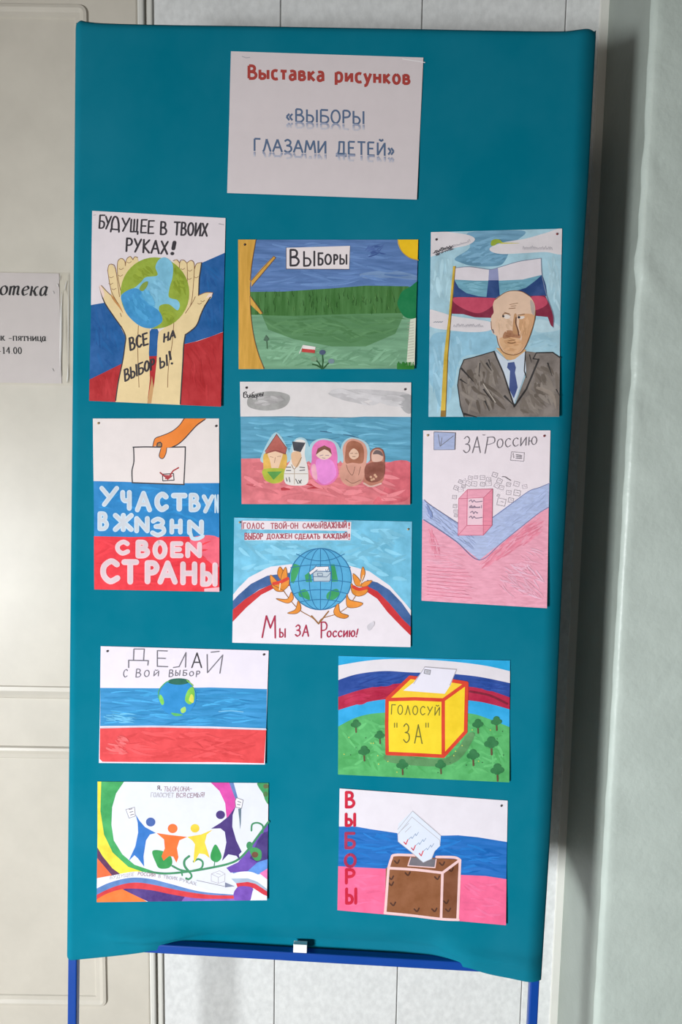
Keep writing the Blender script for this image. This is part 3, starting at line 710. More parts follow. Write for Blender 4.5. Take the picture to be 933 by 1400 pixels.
D.poly([(262, 832), (330, 812), (445, 780), (500, 920), (568, 1112), (640, 920), (634, 780), (700, 788), (800, 790), (850, 824), (850, 1185), (268, 1185), (236, 1100), (224, 980), (240, 880)], suit)
D.brush([(270, 845), (440, 800), (480, 900), (555, 1110), (540, 1170), (280, 1170), (240, 1080), (236, 960)], (116, 106, 98), 60, 110, 22, 1.2, 0.7, 22); D.brush([(690, 840), (830, 830), (836, 1168), (590, 1168), (580, 1120), (650, 1000)], (122, 112, 104), 60, 110, 24, 0.9, 0.7, 20)
bk = P(44, 40, 40, var=0.2)
for q, wd in (([(445, 782), (500, 910), (566, 1116)], 9), ([(636, 785), (628, 900), (640, 940)], 6), ([(566, 1116), (640, 1010), (716, 830)], 11), ([(716, 830), (682, 826), (702, 790), (800, 788), (846, 820)], 7), ([(264, 832), (330, 815), (442, 782)], 6), ([(262, 834), (238, 890), (224, 985), (240, 1110), (262, 1176)], 6)): D.stroke(q, wd, bk, False)
for q, wd in (([(244, 882), (322, 966)], 16), ([(238, 950), (280, 978)], 14), ([(360, 850), (352, 930)], 9), ([(380, 1010), (436, 1086)], 14), ([(388, 1080), (416, 1142)], 12), ([(398, 850), (430, 900)], 16), ([(505, 1050), (560, 1106)], 18), ([(770, 850), (796, 930)], 12), ([(820, 1010), (846, 1060)], 9), ([(260, 1160), (340, 1180)], 20), ([(412, 830), (424, 870)], 10), ([(660, 800), (672, 850)], 9)): D.stroke(q, wd * 1.7, bk, taper='both')
D.stroke([(380, 980), (452, 1090)], 6, P(180, 170, 160)); D.stroke([(700, 1000), (790, 1040), (820, 1130)], 26, P(140, 128, 118, var=0.2), True, taper='both')
fc = P(218, 186, 162, var=0.07)
D.poly([(462, 690), (436, 668), (426, 620), (430, 570), (444, 545), (440, 500), (456, 462), (500, 432), (545, 415), (610, 418), (660, 446), (690, 490), (696, 540), (688, 600), (668, 670), (640, 740), (608, 785), (560, 802), (505, 786), (474, 740)], fc, True)
D.poly([(604, 560), (688, 560), (684, 612), (664, 680), (636, 742), (600, 786), (566, 798), (610, 720), (616, 640)], P(206, 158, 118, var=0.12), True)
D.poly([(480, 700), (600, 705), (610, 760), (560, 798), (508, 784)], P(212, 168, 128, var=0.1), True)
D.poly([(498, 692), (512, 662), (540, 652), (572, 662), (600, 676), (604, 702), (556, 696), (510, 704)], P(172, 122, 90, var=0.15), True)
D.poly([(568, 560), (584, 560), (584, 620), (600, 668), (560, 666)], P(184, 138, 98, var=0.1), True)
D.brush([(456, 560), (560, 560), (560, 650), (480, 690), (462, 660)], (214, 180, 152), 26, 60, 14, 1.2, 0.5, 8); D.brush([(500, 700), (620, 690), (640, 730), (560, 794), (510, 780)], (208, 160, 118), 26, 60, 12, 0.2, 0.5, 10); D.brush([(598, 570), (684, 570), (650, 690), (604, 700)], (206, 160, 120), 26, 70, 12, 1.7, 0.4, 10); D.brush([(510, 662), (596, 672), (600, 698), (510, 700)], (160, 110, 80), 14, 40, 6, 0.1, 0.3, 10)
D.stroke([(580, 575), (578, 610), (590, 650), (596, 684)], 7, P(98, 62, 46), True); D.poly([(666, 470), (690, 500), (690, 560), (672, 540)], P(176, 160, 152), True)
for q, wd in (([(535, 716), (572, 712)], 4), ([(530, 728), (552, 732), (575, 726)], 6), ([(540, 498), (590, 488)], 3), ([(536, 522), (575, 518)], 4), ([(548, 508), (580, 504)], 3), ([(498, 560), (515, 550), (545, 562)], 4), ([(590, 562), (630, 555)], 5), ([(508, 545), (540, 552)], 3), ([(462, 690), (474, 742), (505, 788), (560, 803), (608, 787), (640, 742), (668, 672), (690, 598), (697, 540)], 5), ([(440, 660), (430, 640), (428, 600)], 4), ([(450, 470), (500, 432), (546, 415), (612, 418), (664, 448)], 4)): D.stroke(q, wd, BR, True)
D.poly([(504, 566), (524, 557), (545, 568), (536, 582), (514, 582)], P(220, 208, 200, var=0.02), True); D.ell(502, 568, 7, 7, INK); D.poly([(596, 574), (616, 566), (632, 572), (620, 584), (602, 584)], P(220, 208, 200, var=0.02), True); D.ell(597, 574, 8, 8, INK)
D.stroke([(438, 650), (444, 668)], 7, P(110, 100, 110))
D.done()

# ---- ballot in a hand
D = Sheet('slogan_drawing', 'drawing of an orange hand with a ballot above thick white letters', 'drawing', (115, 560, .21436),
          [(58, 57), (862, 57), (866, 1160), (70, 1145)], mat((218, 208, 206), 0.03), 0.002)
D.poly([(40, 455), (250, 460), (500, 470), (880, 468), (880, 830), (40, 806)], P(18, 122, 186, var=0.14)); D.poly([(40, 806), (300, 812), (600, 808), (880, 815), (880, 1170), (40, 1160)], P(222, 42, 56, var=0.12))
D.poly([(690, 815), (862, 818), (864, 1000), (790, 960), (700, 900)], P(232, 92, 112, var=0.18), True); D.poly([(770, 1140), (866, 1130), (866, 1162), (770, 1158)], P(236, 170, 180))
D.part('painted_ballot')
D.poly([(315, 240), (648, 240), (640, 476), (310, 466)], mat((222, 210, 208), 0.02)); 
for q in ([(315, 240), (400, 238), (520, 240), (648, 238)], [(648, 238), (646, 320), (638, 476)], [(318, 240), (320, 330), (308, 390), (310, 466)], [(310, 466), (420, 470), (640, 478)]): D.stroke(q, 8, INK, True)
D.stroke([(502, 412), (572, 408), (576, 450), (504, 454)], 6, INK, closed=True); rr = P(160, 40, 46, var=0.1); D.stroke([(488, 402), (535, 442), (570, 390), (604, 371)], 9, rr); D.poly([(500, 415), (570, 420), (535, 450)], P(170, 60, 66, var=0.2)); D.stroke([(520, 440), (556, 430)], 6, rr)
D.part('painted_hand')
orr = P(224, 124, 44, var=0.07)
D.poly([(640, 50), (785, 50), (776, 64), (700, 122), (640, 188), (600, 222), (560, 238), (530, 244), (524, 280), (508, 310), (488, 312), (480, 290), (490, 255), (492, 225), (440, 236), (448, 205), (458, 182), (500, 164), (560, 140), (606, 104)], orr)
for q, wd in (([(640, 58), (606, 104), (560, 140), (500, 166), (458, 182), (446, 208), (440, 236)], 5), ([(772, 64), (730, 92), (700, 122), (640, 188), (600, 222), (566, 238)], 7), ([(530, 244), (524, 280), (508, 310), (490, 310), (481, 292), (492, 250)], 5)): D.stroke(q, wd, INK, True)
D.poly([(466, 234), (470, 214), (488, 208), (498, 216), (496, 236)], P(150, 110, 70)); D.stroke([(466, 236), (470, 214), (488, 208), (498, 218), (496, 238), (466, 238)], 7, INK)
D.part('lettering')
wl, wl2 = P(188, 208, 222, var=0.08), P(226, 186, 194, var=0.08); wl3, wl4 = P(190, 194, 202, var=0.06), P(206, 186, 192, var=0.06)
D.brush([(70, 480), (850, 490), (850, 800), (80, 790)], (22, 126, 190), 50, 140, 14, 0.1, 0.6, 10); D.brush([(80, 825), (850, 825), (850, 1130), (80, 1130)], (222, 44, 58), 50, 140, 14, 0.1, 0.6, 8)
def fat(ch, a, b, y0, y1, wd, mt, slant=0.0):
    D.glyph(ch, a + wd / 2, y1 - wd / 2, b - a - wd, y1 - y0 - wd, wd, mt, slant)
    if wd > 20: D.glyph(ch, a + wd / 2, y1 - wd / 2, b - a - wd, y1 - y0 - wd, wd - 14, wl3 if mt is wl else wl4, slant)
for ch, a, b, y0, y1, wd in (('У', 100, 226, 486, 620, 30), ('Ч', 228, 312, 512, 645, 32), ('А', 326, 436, 518, 655, 32), ('С', 446, 546, 522, 654, 36), ('Т', 556, 662, 530, 650, 36), ('В', 664, 748, 530, 654, 30), ('У', 752, 834, 540, 662, 28), ('N', 832, 862, 540, 660, 10)):
    fat(ch, a, b, y0, y1, wd, wl)
for ch, a, b, y0, y1, wd in (('В', 84, 164, 648, 774, 30), ('Ж', 186, 320, 658, 780, 34), ('N', 316, 428, 678, 788, 32), ('З', 424, 528, 682, 814, 30), ('Н', 542, 636, 694, 796, 30), ('N', 652, 774, 700, 800, 32)):
    fat(ch, a, b, y0, y1, wd, wl)
D.stroke([(682, 790), (694, 820), (730, 822), (760, 806)], 24, wl, True)
for ch, a, b, y0, y1, wd in (('С', 198, 300, 828, 930, 30), ('В', 326, 428, 828, 948, 34), ('О', 436, 540, 830, 956, 34), ('Е', 546, 640, 838, 946, 32), ('N', 642, 762, 842, 946, 32),
                             ('С', 102, 240, 946, 1112, 38), ('Т', 242, 356, 952, 1114, 38), ('Р', 384, 490, 958, 1112, 38), ('А', 472, 602, 960, 1114, 36), ('Н', 610, 732, 966, 1118, 36), ('Ы', 738, 862, 972, 1128, 34)):
    fat(ch, a, b, y0, y1, wd, wl2)
D.done()

# ---- nesting dolls
D = Sheet('dolls_drawing', 'watercolour drawing of five nesting dolls in a row on a tricolour ground', 'drawing', (315, 510, .27867),
          [(48, 43), (888, 47), (882, 645), (58, 642)], mat((212, 206, 206), 0.05), 0.003)
D.poly([(100, 110), (200, 90), (290, 110), (270, 165), (180, 185), (90, 165)], P(160, 158, 156, var=0.2), True); D.poly([(480, 100), (620, 80), (800, 90), (886, 110), (886, 190), (760, 130), (600, 140)], P(192, 188, 190, var=0.12), True); D.poly([(820, 120), (888, 110), (888, 195), (850, 185)], P(168, 166, 168, var=0.15), True)
D.poly([(40, 214), (300, 212), (520, 222), (660, 214), (900, 216), (900, 450), (40, 440)], P(84, 152, 182, var=0.24, style='streak'))
D.poly([(40, 420), (200, 418), (500, 428), (760, 436), (900, 440), (900, 660), (40, 660)], P(212, 112, 120, var=0.2))
D.poly([(760, 450), (886, 440), (884, 600), (800, 640), (700, 640), (760, 560)], P(204, 92, 104, var=0.25), True)
for q, wd, cc in (([(250, 570), (330, 558), (420, 556), (470, 566)], 26, (176, 44, 56)), ([(80, 545), (160, 560), (240, 570)], 12, (190, 84, 94)), ([(440, 285), (560, 300), (660, 330)], 8, (50, 100, 130)), ([(240, 300), (400, 330), (560, 312)], 7, (60, 120, 150)), ([(60, 216), (300, 216), (640, 220), (880, 218)], 5, (90, 130, 150))): D.stroke(q, wd, P(*cc, var=0.2), True, taper='both')
def halo(pts, col=(206, 208, 208)): D.poly(pts, P(*col, var=0.1), True)
D.brush([(60, 225), (870, 225), (870, 420), (60, 410)], (96, 162, 190), 80, 150, 14, 0.03, 0.2, 16); D.brush([(60, 440), (870, 455), (870, 630), (70, 630)], (214, 118, 126), 90, 130, 18, 0.1, 0.5, 14)
D.brush([(110, 115), (280, 110), (260, 160), (110, 160)], (172, 168, 168), 24, 70, 14, 0.1, 0.3, 14); D.brush([(460, 90), (860, 90), (860, 180), (600, 150)], (196, 192, 194), 26, 120, 20, 0.1, 0.3, 10)
for hx in ([(225, 290), (288, 385), (282, 440), (160, 440), (160, 390)], [(316, 328), (374, 328), (390, 430), (290, 430)], [(460, 320), (530, 350), (534, 440), (394, 440), (394, 350)], [(600, 315), (676, 350), (676, 440), (548, 440), (548, 350)]): halo(hx, (160, 194, 206))

D.part('painted_doll')
D.poly([(172, 392), (270, 388), (276, 470), (258, 530), (214, 540), (168, 520), (164, 460)], P(214, 168, 76, var=0.2), True)
D.poly([(188, 392), (256, 388), (246, 440), (230, 480), (208, 478), (196, 430)], P(226, 190, 160, var=0.08), True)
D.poly([(164, 472), (268, 472), (262, 520), (216, 542), (172, 520)], P(170, 178, 54, var=0.2), True); D.poly([(182, 484), (256, 482), (214, 524)], P(86, 150, 70, var=0.15))
D.poly([(172, 384), (228, 300), (278, 368), (272, 400), (222, 384), (176, 396)], P(176, 92, 82, var=0.2)); D.stroke([(172, 384), (228, 300), (278, 368), (272, 398)], 3, P(110, 60, 50)); D.stroke([(176, 396), (222, 380), (272, 398)], 3, P(110, 60, 50), True)
for q in ([(196, 410), (212, 414)], [(232, 410), (248, 408)], [(222, 415), (218, 440)]): D.stroke(q, 2.5, P(160, 120, 100))
D.part('painted_doll')
D.poly([(318, 335), (368, 335), (366, 400), (382, 470), (380, 540), (330, 552), (272, 540), (268, 480), (300, 420)], P(218, 212, 208, var=0.05), True)
D.poly([(300, 396), (324, 384), (344, 388), (350, 420), (330, 462), (306, 446)], P(214, 174, 140, var=0.1), True); D.poly([(304, 336), (370, 342), (346, 388), (312, 380)], P(58, 58, 66, var=0.2))
D.stroke([(350, 415), (318, 470), (302, 450)], 4, P(150, 120, 90), True); D.stroke([(268, 494), (380, 494)], 3, P(170, 150, 130)); D.stroke([(316, 470), (316, 545)], 3, P(170, 150, 130))
for q in ([(276, 462), (298, 462)], [(276, 478), (298, 478)], [(342, 462), (366, 464)], [(342, 478), (366, 476)], [(276, 515), (280, 530)], [(290, 512), (294, 534)], [(322, 520), (334, 542)], [(336, 526), (348, 540)], [(350, 524), (340, 540)]): D.stroke(q, 4, INK)
D.part('painted_doll')
D.poly([(460, 328), (510, 345), (526, 400), (526, 450), (530, 500), (500, 540), (450, 550), (410, 520), (392, 480), (400, 430), (402, 370), (424, 338)], P(220, 112, 172, var=0.16), True)
D.poly([(420, 440), (440, 420), (500, 430), (520, 500), (470, 545), (430, 520)], P(224, 134, 204, var=0.14), True)
D.poly([(398, 460), (418, 450), (428, 520), (406, 510)], P(222, 160, 176, var=0.2), True)
D.poly([(422, 402), (436, 372), (462, 358), (488, 372), (498, 400), (480, 420), (450, 424)], P(226, 196, 178, var=0.06), True); D.poly([(420, 402), (430, 370), (462, 355), (492, 370), (500, 402), (482, 382), (462, 374), (440, 386)], P(118, 72, 58, var=0.15))
for q in ([(440, 406), (456, 402)], [(468, 404), (484, 404)], [(452, 416), (466, 418)]): D.stroke(q, 2.5, P(130, 100, 140))
D.part('painted_doll')
D.poly([(602, 322), (652, 340), (672, 380), (668, 440), (660, 500), (640, 540), (590, 556), (548, 530), (536, 480), (556, 430), (552, 370), (570, 335)], P(206, 148, 130, var=0.16), True)
D.poly([(600, 332), (640, 345), (656, 380), (650, 440), (600, 440), (566, 440), (566, 380), (574, 346)], P(158, 96, 70, var=0.22), True)
D.poly([(584, 392), (604, 370), (626, 384), (630, 410), (608, 424), (588, 414)], P(222, 184, 160, var=0.06), True)
for q in ([(590, 395), (602, 393)], [(612, 395), (624, 394)], [(600, 410), (614, 410)], [(570, 450), (580, 480), (600, 500), (612, 460)], [(640, 460), (630, 500)], [(566, 520), (600, 540), (640, 524)]): D.stroke(q, 2.5, P(120, 80, 64), True)
D.part('painted_doll')
D.poly([(722, 366), (750, 380), (758, 420), (756, 500), (740, 540), (690, 556), (654, 540), (664, 480), (684, 440), (690, 390)], P(186, 120, 100, var=0.15), True)
D.poly([(668, 450), (750, 436), (756, 500), (730, 530), (690, 535), (662, 515)], P(134, 72, 56, var=0.3), True); D.poly([(694, 400), (712, 376), (740, 382), (750, 410), (740, 432), (700, 434)], P(214, 176, 160, var=0.06), True)
D.poly([(700, 398), (714, 378), (740, 384), (750, 408), (724, 398)], P(108, 92, 92, var=0.1), True); D.stroke([(690, 430), (690, 390), (712, 370), (744, 376), (756, 410), (754, 440)], 6, P(140, 86, 70), True)
for x, y in ((690, 510), (704, 520), (716, 508), (694, 524), (710, 500)): D.ell(x, y, 6, 6, P(206, 160, 130))
D.stroke([(656, 540), (690, 556), (740, 542)], 8, P(216, 178, 168), True)
D.part('lettering')
for q in ([(66, 96), (66, 120), (70, 96), (80, 94), (76, 106), (84, 112), (76, 122), (68, 120)], [(84, 106), (86, 120), (94, 120), (92, 110)], [(98, 104), (98, 118)], [(104, 118), (112, 108), (116, 118), (108, 120), (108, 100), (118, 94)], [(122, 110), (120, 120), (130, 118), (128, 108), (122, 110)], [(134, 104), (130, 130)], [(134, 106), (144, 104), (142, 114), (134, 114)], [(148, 100), (148, 114), (156, 112), (154, 104), (148, 106)], [(162, 96), (160, 114)]): D.stroke(q, 3, INK, True)
D.done()

# ---- pencil drawing with the pink box
D = Sheet('pencil_drawing', 'pale pencil drawing of a pink ballot box over a blue and pink chevron', 'drawing', (565, 575, .21436),
          [(65, 63), (876, 63), (850, 1193), (53, 1145)], mat((228, 216, 222), 0.03), 0.004)
pb, pp = P(172, 184, 218, var=0.14, style='pencil'), P(238, 158, 178, var=0.14, style='pencil')
D.poly([(40, 490), (70, 508), (110, 540), (200, 600), (285, 655), (340, 690), (420, 700), (500, 620), (560, 575), (650, 510), (740, 448), (800, 428), (890, 392), (890, 545), (800, 590), (700, 668), (560, 780), (420, 888), (280, 775), (160, 690), (40, 618)], pb)
D.poly([(40, 618), (160, 690), (280, 775), (420, 888), (560, 780), (700, 668), (800, 590), (890, 540), (890, 1220), (40, 1220)], pp)
D.brush([(425, 880), (560, 785), (700, 675), (855, 575), (840, 700), (700, 800), (560, 880), (430, 950), (390, 930)], (226, 132, 154), 90, 90, 9, -0.6, 0.2, 10); D.brush([(90, 670), (125, 690), (165, 790), (180, 890), (150, 890), (105, 790)], (224, 134, 156), 30, 60, 7, 1.3, 0.2, 10)
D.brush([(75, 680), (400, 890), (400, 1130), (75, 1130)], (236, 160, 180), 70, 130, 6, 0.1, 0.15, 10); D.brush([(560, 930), (830, 760), (840, 1150), (520, 1130)], (240, 172, 192), 80, 110, 8, 0.5, 0.5, 10)
D.brush([(75, 520), (110, 545), (400, 740), (420, 860), (280, 760), (75, 615)], (166, 178, 214), 50, 80, 7, 0.65, 0.2, 12); D.brush([(440, 850), (520, 640), (760, 450), (860, 410), (858, 540), (690, 660)], (170, 182, 216), 60, 80, 7, -0.6, 0.2, 12); D.brush([(78, 515), (108, 545), (128, 640), (105, 630)], (128, 144, 190), 16, 60, 7, 1.2, 0.2, 8)
for q in ([(500, 622), (560, 580), (650, 512), (740, 448), (800, 428), (872, 398)], [(66, 632), (160, 692), (280, 776), (420, 888), (560, 780), (700, 668), (800, 590), (864, 552)], [(70, 506), (110, 540), (285, 655)]): D.stroke(q, 4, P(110, 116, 160), True)
for i in range(9): D.stroke([(85, 930 + i * 22), (200, 940 + i * 22), (330 + 20 * (i % 3), 946 + i * 23)], 3, P(232, 140, 164), True)
D.stroke([(720, 935), (760, 980), (800, 1000)], 3, P(224, 150, 172), True)
D.part('painted_ballot_box')
D.poly([(290, 498), (345, 440), (506, 436), (502, 668), (446, 730), (286, 730)], P(236, 158, 178, var=0.1, style='pencil')); D.poly([(450, 492), (506, 437), (502, 668), (446, 730)], P(226, 136, 158, var=0.1, style='pencil'))
D.poly([(350, 492), (444, 492), (440, 664), (346, 664)], P(232, 196, 208, var=0.04))
pl = P(196, 96, 122)
for q in ([(290, 498), (345, 440), (506, 436), (450, 490), (290, 498)], [(290, 498), (286, 730), (446, 730), (450, 490)], [(446, 730), (502, 668), (506, 436)], [(345, 440), (342, 668), (502, 668)], [(342, 668), (286, 730)]): D.stroke(q, 3.5, pl)
for y, (a, b) in ((514, (358, 440)), (550, (360, 425)), (586, (366, 410)), (617, (358, 440))):
    D.stroke([(a, y), (a + 12, y - 8), (a + 20, y + 6), (a + 30, y - 6), (a + 42, y + 4), (b, y)], 6, P(132, 112, 132), True)
D.stroke([(360, 553), (425, 553)], 8, P(132, 112, 132)); D.stroke([(436, 540), (436, 556)], 5, P(132, 112, 132))
PGR = mat((192, 185, 192), 0.05)
D.cur = ('paper_sheet', 0)
for x, y, r, a in ((262, 488, 13, 5), (272, 430, 14, 20), (300, 440, 16, -15), (300, 390, 12, 25), (322, 385, 12, -20), (350, 402, 16, 30), (386, 404, 17, 8), (362, 366, 13, 12), (398, 362, 11, 4), (440, 364, 15, 0), (440, 406, 14, 8), (478, 400, 18, -5), (478, 376, 14, 10), (518, 346, 16, 20), (548, 385, 16, 25), (530, 416, 15, 30), (560, 428, 14, 15), (606, 408, 13, 10), (656, 405, 17, 15), (708, 422, 14, -10), (606, 460, 15, 5), (660, 462, 20, 10), (560, 520, 26, 12), (620, 508, 16, 10), (265, 545, 12, 8), (268, 580, 12, 0), (270, 606, 10, 10), (540, 478, 8, 20), (318, 420, 11, 10)):
    ca, sa = math.cos(math.radians(a)), math.sin(math.radians(a)); q = [(x + ca * i * r - sa * j * r * .85, y + sa * i * r + ca * j * r * .85) for i, j in ((-1, -1), (1, -1), (1, 1), (-1, 1))]
    gm = PGR if (int(x) * 7 + int(y)) % 3 else LGREY
    D.stroke(q, 2, gm, closed=True); D.stroke([(x - r * .5, y), (x, y - 4), (x + r * .5, y + 2)], 2, gm)
D.stroke([(565, 358), (585, 360), (600, 370), (620, 382)], 3.5, GREY, True)
D.stroke([(624, 200), (706, 206), (702, 260), (618, 254)], 2.5, LGREY, closed=True); D.stroke([(640, 240), (634, 210)], 2.5, GREY)
for i in range(3): D.stroke([(654, 218 + i * 11), (690, 224 + i * 9)], 3.5, GREY)
D.part('drawn_check_square')
D.poly([(132, 73), (268, 79), (264, 186), (132, 187)], P(164, 174, 208, var=0.1, style='pencil')); D.stroke([(132, 73), (268, 79), (264, 186), (132, 187)], 3, GREY, closed=True); D.stroke([(160, 90), (172, 164), (256, 98)], 4, GREY); D.stroke([(184, 110), (176, 160)], 4, GREY)
D.part('lettering')
D.text('ЗА', 318, 206, 426, 206, 104, 100, 4, GREY, 0.05, 0.25); D.stroke([(474, 110), (456, 210)], 4, GREY); D.stroke([(470, 108), (512, 108), (514, 140), (468, 156)], 4, GREY, True); D.stroke([(440, 92), (456, 94)], 3, GREY)
D.text('ОССИЮ', 530, 176, 786, 152, 56, 48, 4, GREY, 0.05, 0.2)
D.done()

# ---- globe with laurel
D = Sheet('laurel_drawing', 'drawing of a gridded blue globe between orange laurel branches', 'drawing', (310, 700, .27867),
          [(38, 27), (910, 47), (902, 660), (30, 638)], mat((222, 213, 220), 0.03), 0.003)
D.poly([(20, 20), (920, 20), (920, 500), (880, 450), (800, 360), (700, 290), (600, 262), (460, 262), (310, 256), (210, 268), (110, 320), (60, 370), (20, 420)], P(108, 182, 212, var=0.2))
D.brush([(50, 60), (890, 70), (890, 420), (780, 330), (640, 262), (460, 250), (220, 255), (110, 310), (45, 380)], (122, 188, 214), 90, 110, 20, 0.1, 0.7, 14)
nb, rb = P(52, 90, 146, var=0.2), P(192, 40, 46, var=0.1)
D.poly([(20, 448), (60, 405), (120, 352), (200, 312), (320, 296), (320, 340), (240, 348), (160, 380), (90, 430), (20, 492)], nb); D.poly([(20, 488), (90, 428), (160, 382), (240, 346), (330, 330), (330, 360), (240, 370), (170, 405), (100, 465), (20, 548)], rb)
D.poly([(690, 332), (740, 345), (800, 382), (860, 445), (920, 530), (920, 580), (860, 520), (800, 450), (740, 390), (680, 360)], nb); D.poly([(680, 358), (740, 388), (800, 448), (860, 520), (920, 578), (920, 620), (860, 562), (790, 490), (740, 425), (680, 385)], rb)
D.part('text_strip'); D.poly([(78, 42), (612, 48), (608, 138), (90, 138), (90, 104), (592, 104), (592, 92), (72, 84)], mat((222, 210, 216), 0.02)); D.stroke([(76, 42), (76, 84)], 4, P(170, 70, 80))
D.part('painted_globe')
gw = P(78, 160, 202, var=0.12); D.ell(461, 328, 152, 150, gw, n=40)
gr = P(50, 148, 88, var=0.14)
D.poly([(330, 252), (362, 262), (352, 300), (330, 350), (316, 345), (316, 300)], gr); D.poly([(384, 310), (410, 290), (420, 342), (390, 342)], gr); D.poly([(508, 256), (530, 256), (540, 300), (548, 340), (516, 342)], gr)
D.poly([(355, 390), (385, 378), (404, 400), (408, 430), (380, 420), (358, 412)], gr, True); D.poly([(500, 392), (540, 376), (554, 396), (540, 420), (508, 434), (490, 418)], gr, True)
gd = P(30, 106, 152, var=0.1)
D.stroke(ell(461, 328, 152, 150, 0, 360, 40), 5, gd)
for rx in (55, 108): D.stroke(ell(461, 328, rx, 150, 90, 450, 36), 4, gd)
D.stroke([(461, 178), (461, 478)], 4, gd)
for y, hw, sag in ((205, 118, 34), (272, 146, -14), (345, 150, -14), (400, 132, -20), (440, 100, -12)): D.stroke([(461 - hw, y), (461 - hw * .5, y + sag * .75), (461, y + sag), (461 + hw * .5, y + sag * .75), (461 + hw, y)], 4, gd, True)
D.part('painted_ballot_box')
D.poly([(424, 300), (438, 290), (512, 292), (508, 338), (500, 342), (428, 340)], P(178, 190, 200, var=0.06)); D.poly([(406, 296), (440, 268), (446, 280), (412, 308)], P(224, 218, 222)); D.poly([(440, 268), (500, 266), (506, 288), (440, 288)], P(224, 218, 222))
for q in ([(424, 300), (438, 290), (512, 292), (508, 338), (428, 340), (424, 300)], [(424, 316), (492, 318), (512, 296)], [(446, 300), (470, 300), (472, 312), (448, 312), (446, 300)], [(404, 296), (440, 266)], [(412, 308), (446, 282)], [(444, 268), (500, 266), (506, 290)], [(424, 282), (440, 262)], [(486, 282), (492, 294), (500, 278)]): D.stroke(q, 3, P(70, 96, 130))
def leaf(pts, side=None):
    D.poly(pts, P(222, 136, 44, var=0.16), True); D.stroke(catmull(pts, True, 5), 3, P(134, 84, 40))
for br in (0, 1):
    D.part('painted_laurel_branch')
    if br == 0:
        D.stroke([(452, 546), (420, 516), (360, 480), (312, 430), (270, 370)], 4, P(150, 100, 50), True); D.stroke([(452, 546), (418, 508)], 7, P(150, 100, 50))
        for q in ([(262, 268), (282, 300), (266, 330), (250, 300)], [(290, 270), (298, 320), (270, 340), (270, 310)], [(216, 308), (250, 340), (270, 370), (236, 372), (218, 345)], [(306, 322), (304, 360), (270, 388), (262, 360), (284, 338)], [(222, 356), (262, 374), (280, 388), (244, 386)], [(318, 392), (328, 424), (300, 446), (244, 424), (298, 426)], [(352, 434), (366, 472), (344, 496), (300, 494), (338, 476)]): leaf(q)
        D.stroke([(232, 350), (262, 344), (300, 326)], 16, P(208, 58, 40), True); D.stroke([(260, 380), (264, 350)], 5, P(236, 220, 190))
    else:
        D.stroke([(452, 546), (470, 520), (540, 498), (596, 462), (640, 400)], 4, P(150, 100, 50), True); D.stroke([(452, 546), (500, 486)], 7, P(150, 100, 50), True)
        for q in ([(668, 268), (680, 300), (664, 340), (658, 310)], [(620, 302), (652, 330), (664, 362), (632, 356)], [(714, 336), (690, 362), (660, 364), (676, 342)], [(612, 350), (640, 380), (692, 378), (680, 402), (644, 412), (616, 394)], [(590, 402), (606, 430), (668, 446), (640, 466), (592, 462)], [(548, 448), (558, 490), (598, 506), (580, 520), (540, 510), (526, 484)]): leaf(q)
        D.stroke([(622, 366), (650, 378), (690, 370)], 16, P(208, 58, 40), True); D.stroke([(672, 310), (658, 350)], 5, P(226, 200, 170))
D.part('lettering')
tr = P(164, 74, 88, var=0.05)
D.text('ГОЛОС', 82, 81, 184, 82, 28, 28, 4.5, tr, 0, 0.25); D.text('ТВОЙ-ОН', 218, 81, 350, 80, 26, 26, 4.5, tr, 0, 0.2); D.text('САМЫЙ', 374, 79, 474, 78, 24, 26, 4, tr, 0.04, 0.2); D.text('ВАЖНЫЙ', 480, 80, 588, 76, 30, 26, 4.5, tr, 0, 0.2)
D.part('lettering')
D.text('ВЫБОР', 90, 134, 178, 132, 30, 26, 5, tr, 0, 0.22); D.text('ДОЛЖЕН', 198, 130, 320, 128, 22, 22, 4.5, tr, 0, 0.22); D.text('СДЕЛАТЬ', 336, 130, 458, 130, 22, 22, 4.5, tr, 0, 0.22); D.text('КАЖДЫЙ', 476, 128, 592, 128, 20, 24, 4.5, tr, 0, 0.22)
for y in (54, 108): D.stroke([(601, y), (601, y + 14)], 6, rb); D.stroke([(601, y + 24), (601, y + 25)], 6, rb)
D.part('lettering'); tp = P(168, 34, 70, var=0.08)
D.stroke([(176, 612), (196, 508), (204, 530), (216, 566), (238, 508), (240, 614)], 7, tp); D.text('Ы', 260, 610, 290, 611, 40, 38, 6, tp); D.text('ЗА', 338, 606, 402, 606, 54, 52, 6, tp, 0.05, 0.3); D.text('Р', 462, 614, 494, 614, 76, 72, 6, tp); D.text('ОССИЮ', 492, 610, 628, 608, 28, 28, 6, tp, 0.06, 0.25); D.stroke([(644, 572), (638, 598)], 6, tp); D.stroke([(636, 607), (636, 609)], 6, tp)
D.poly([(690, 555), (720, 535), (725, 550), (700, 580)], P(206, 200, 208), True)
D.done()

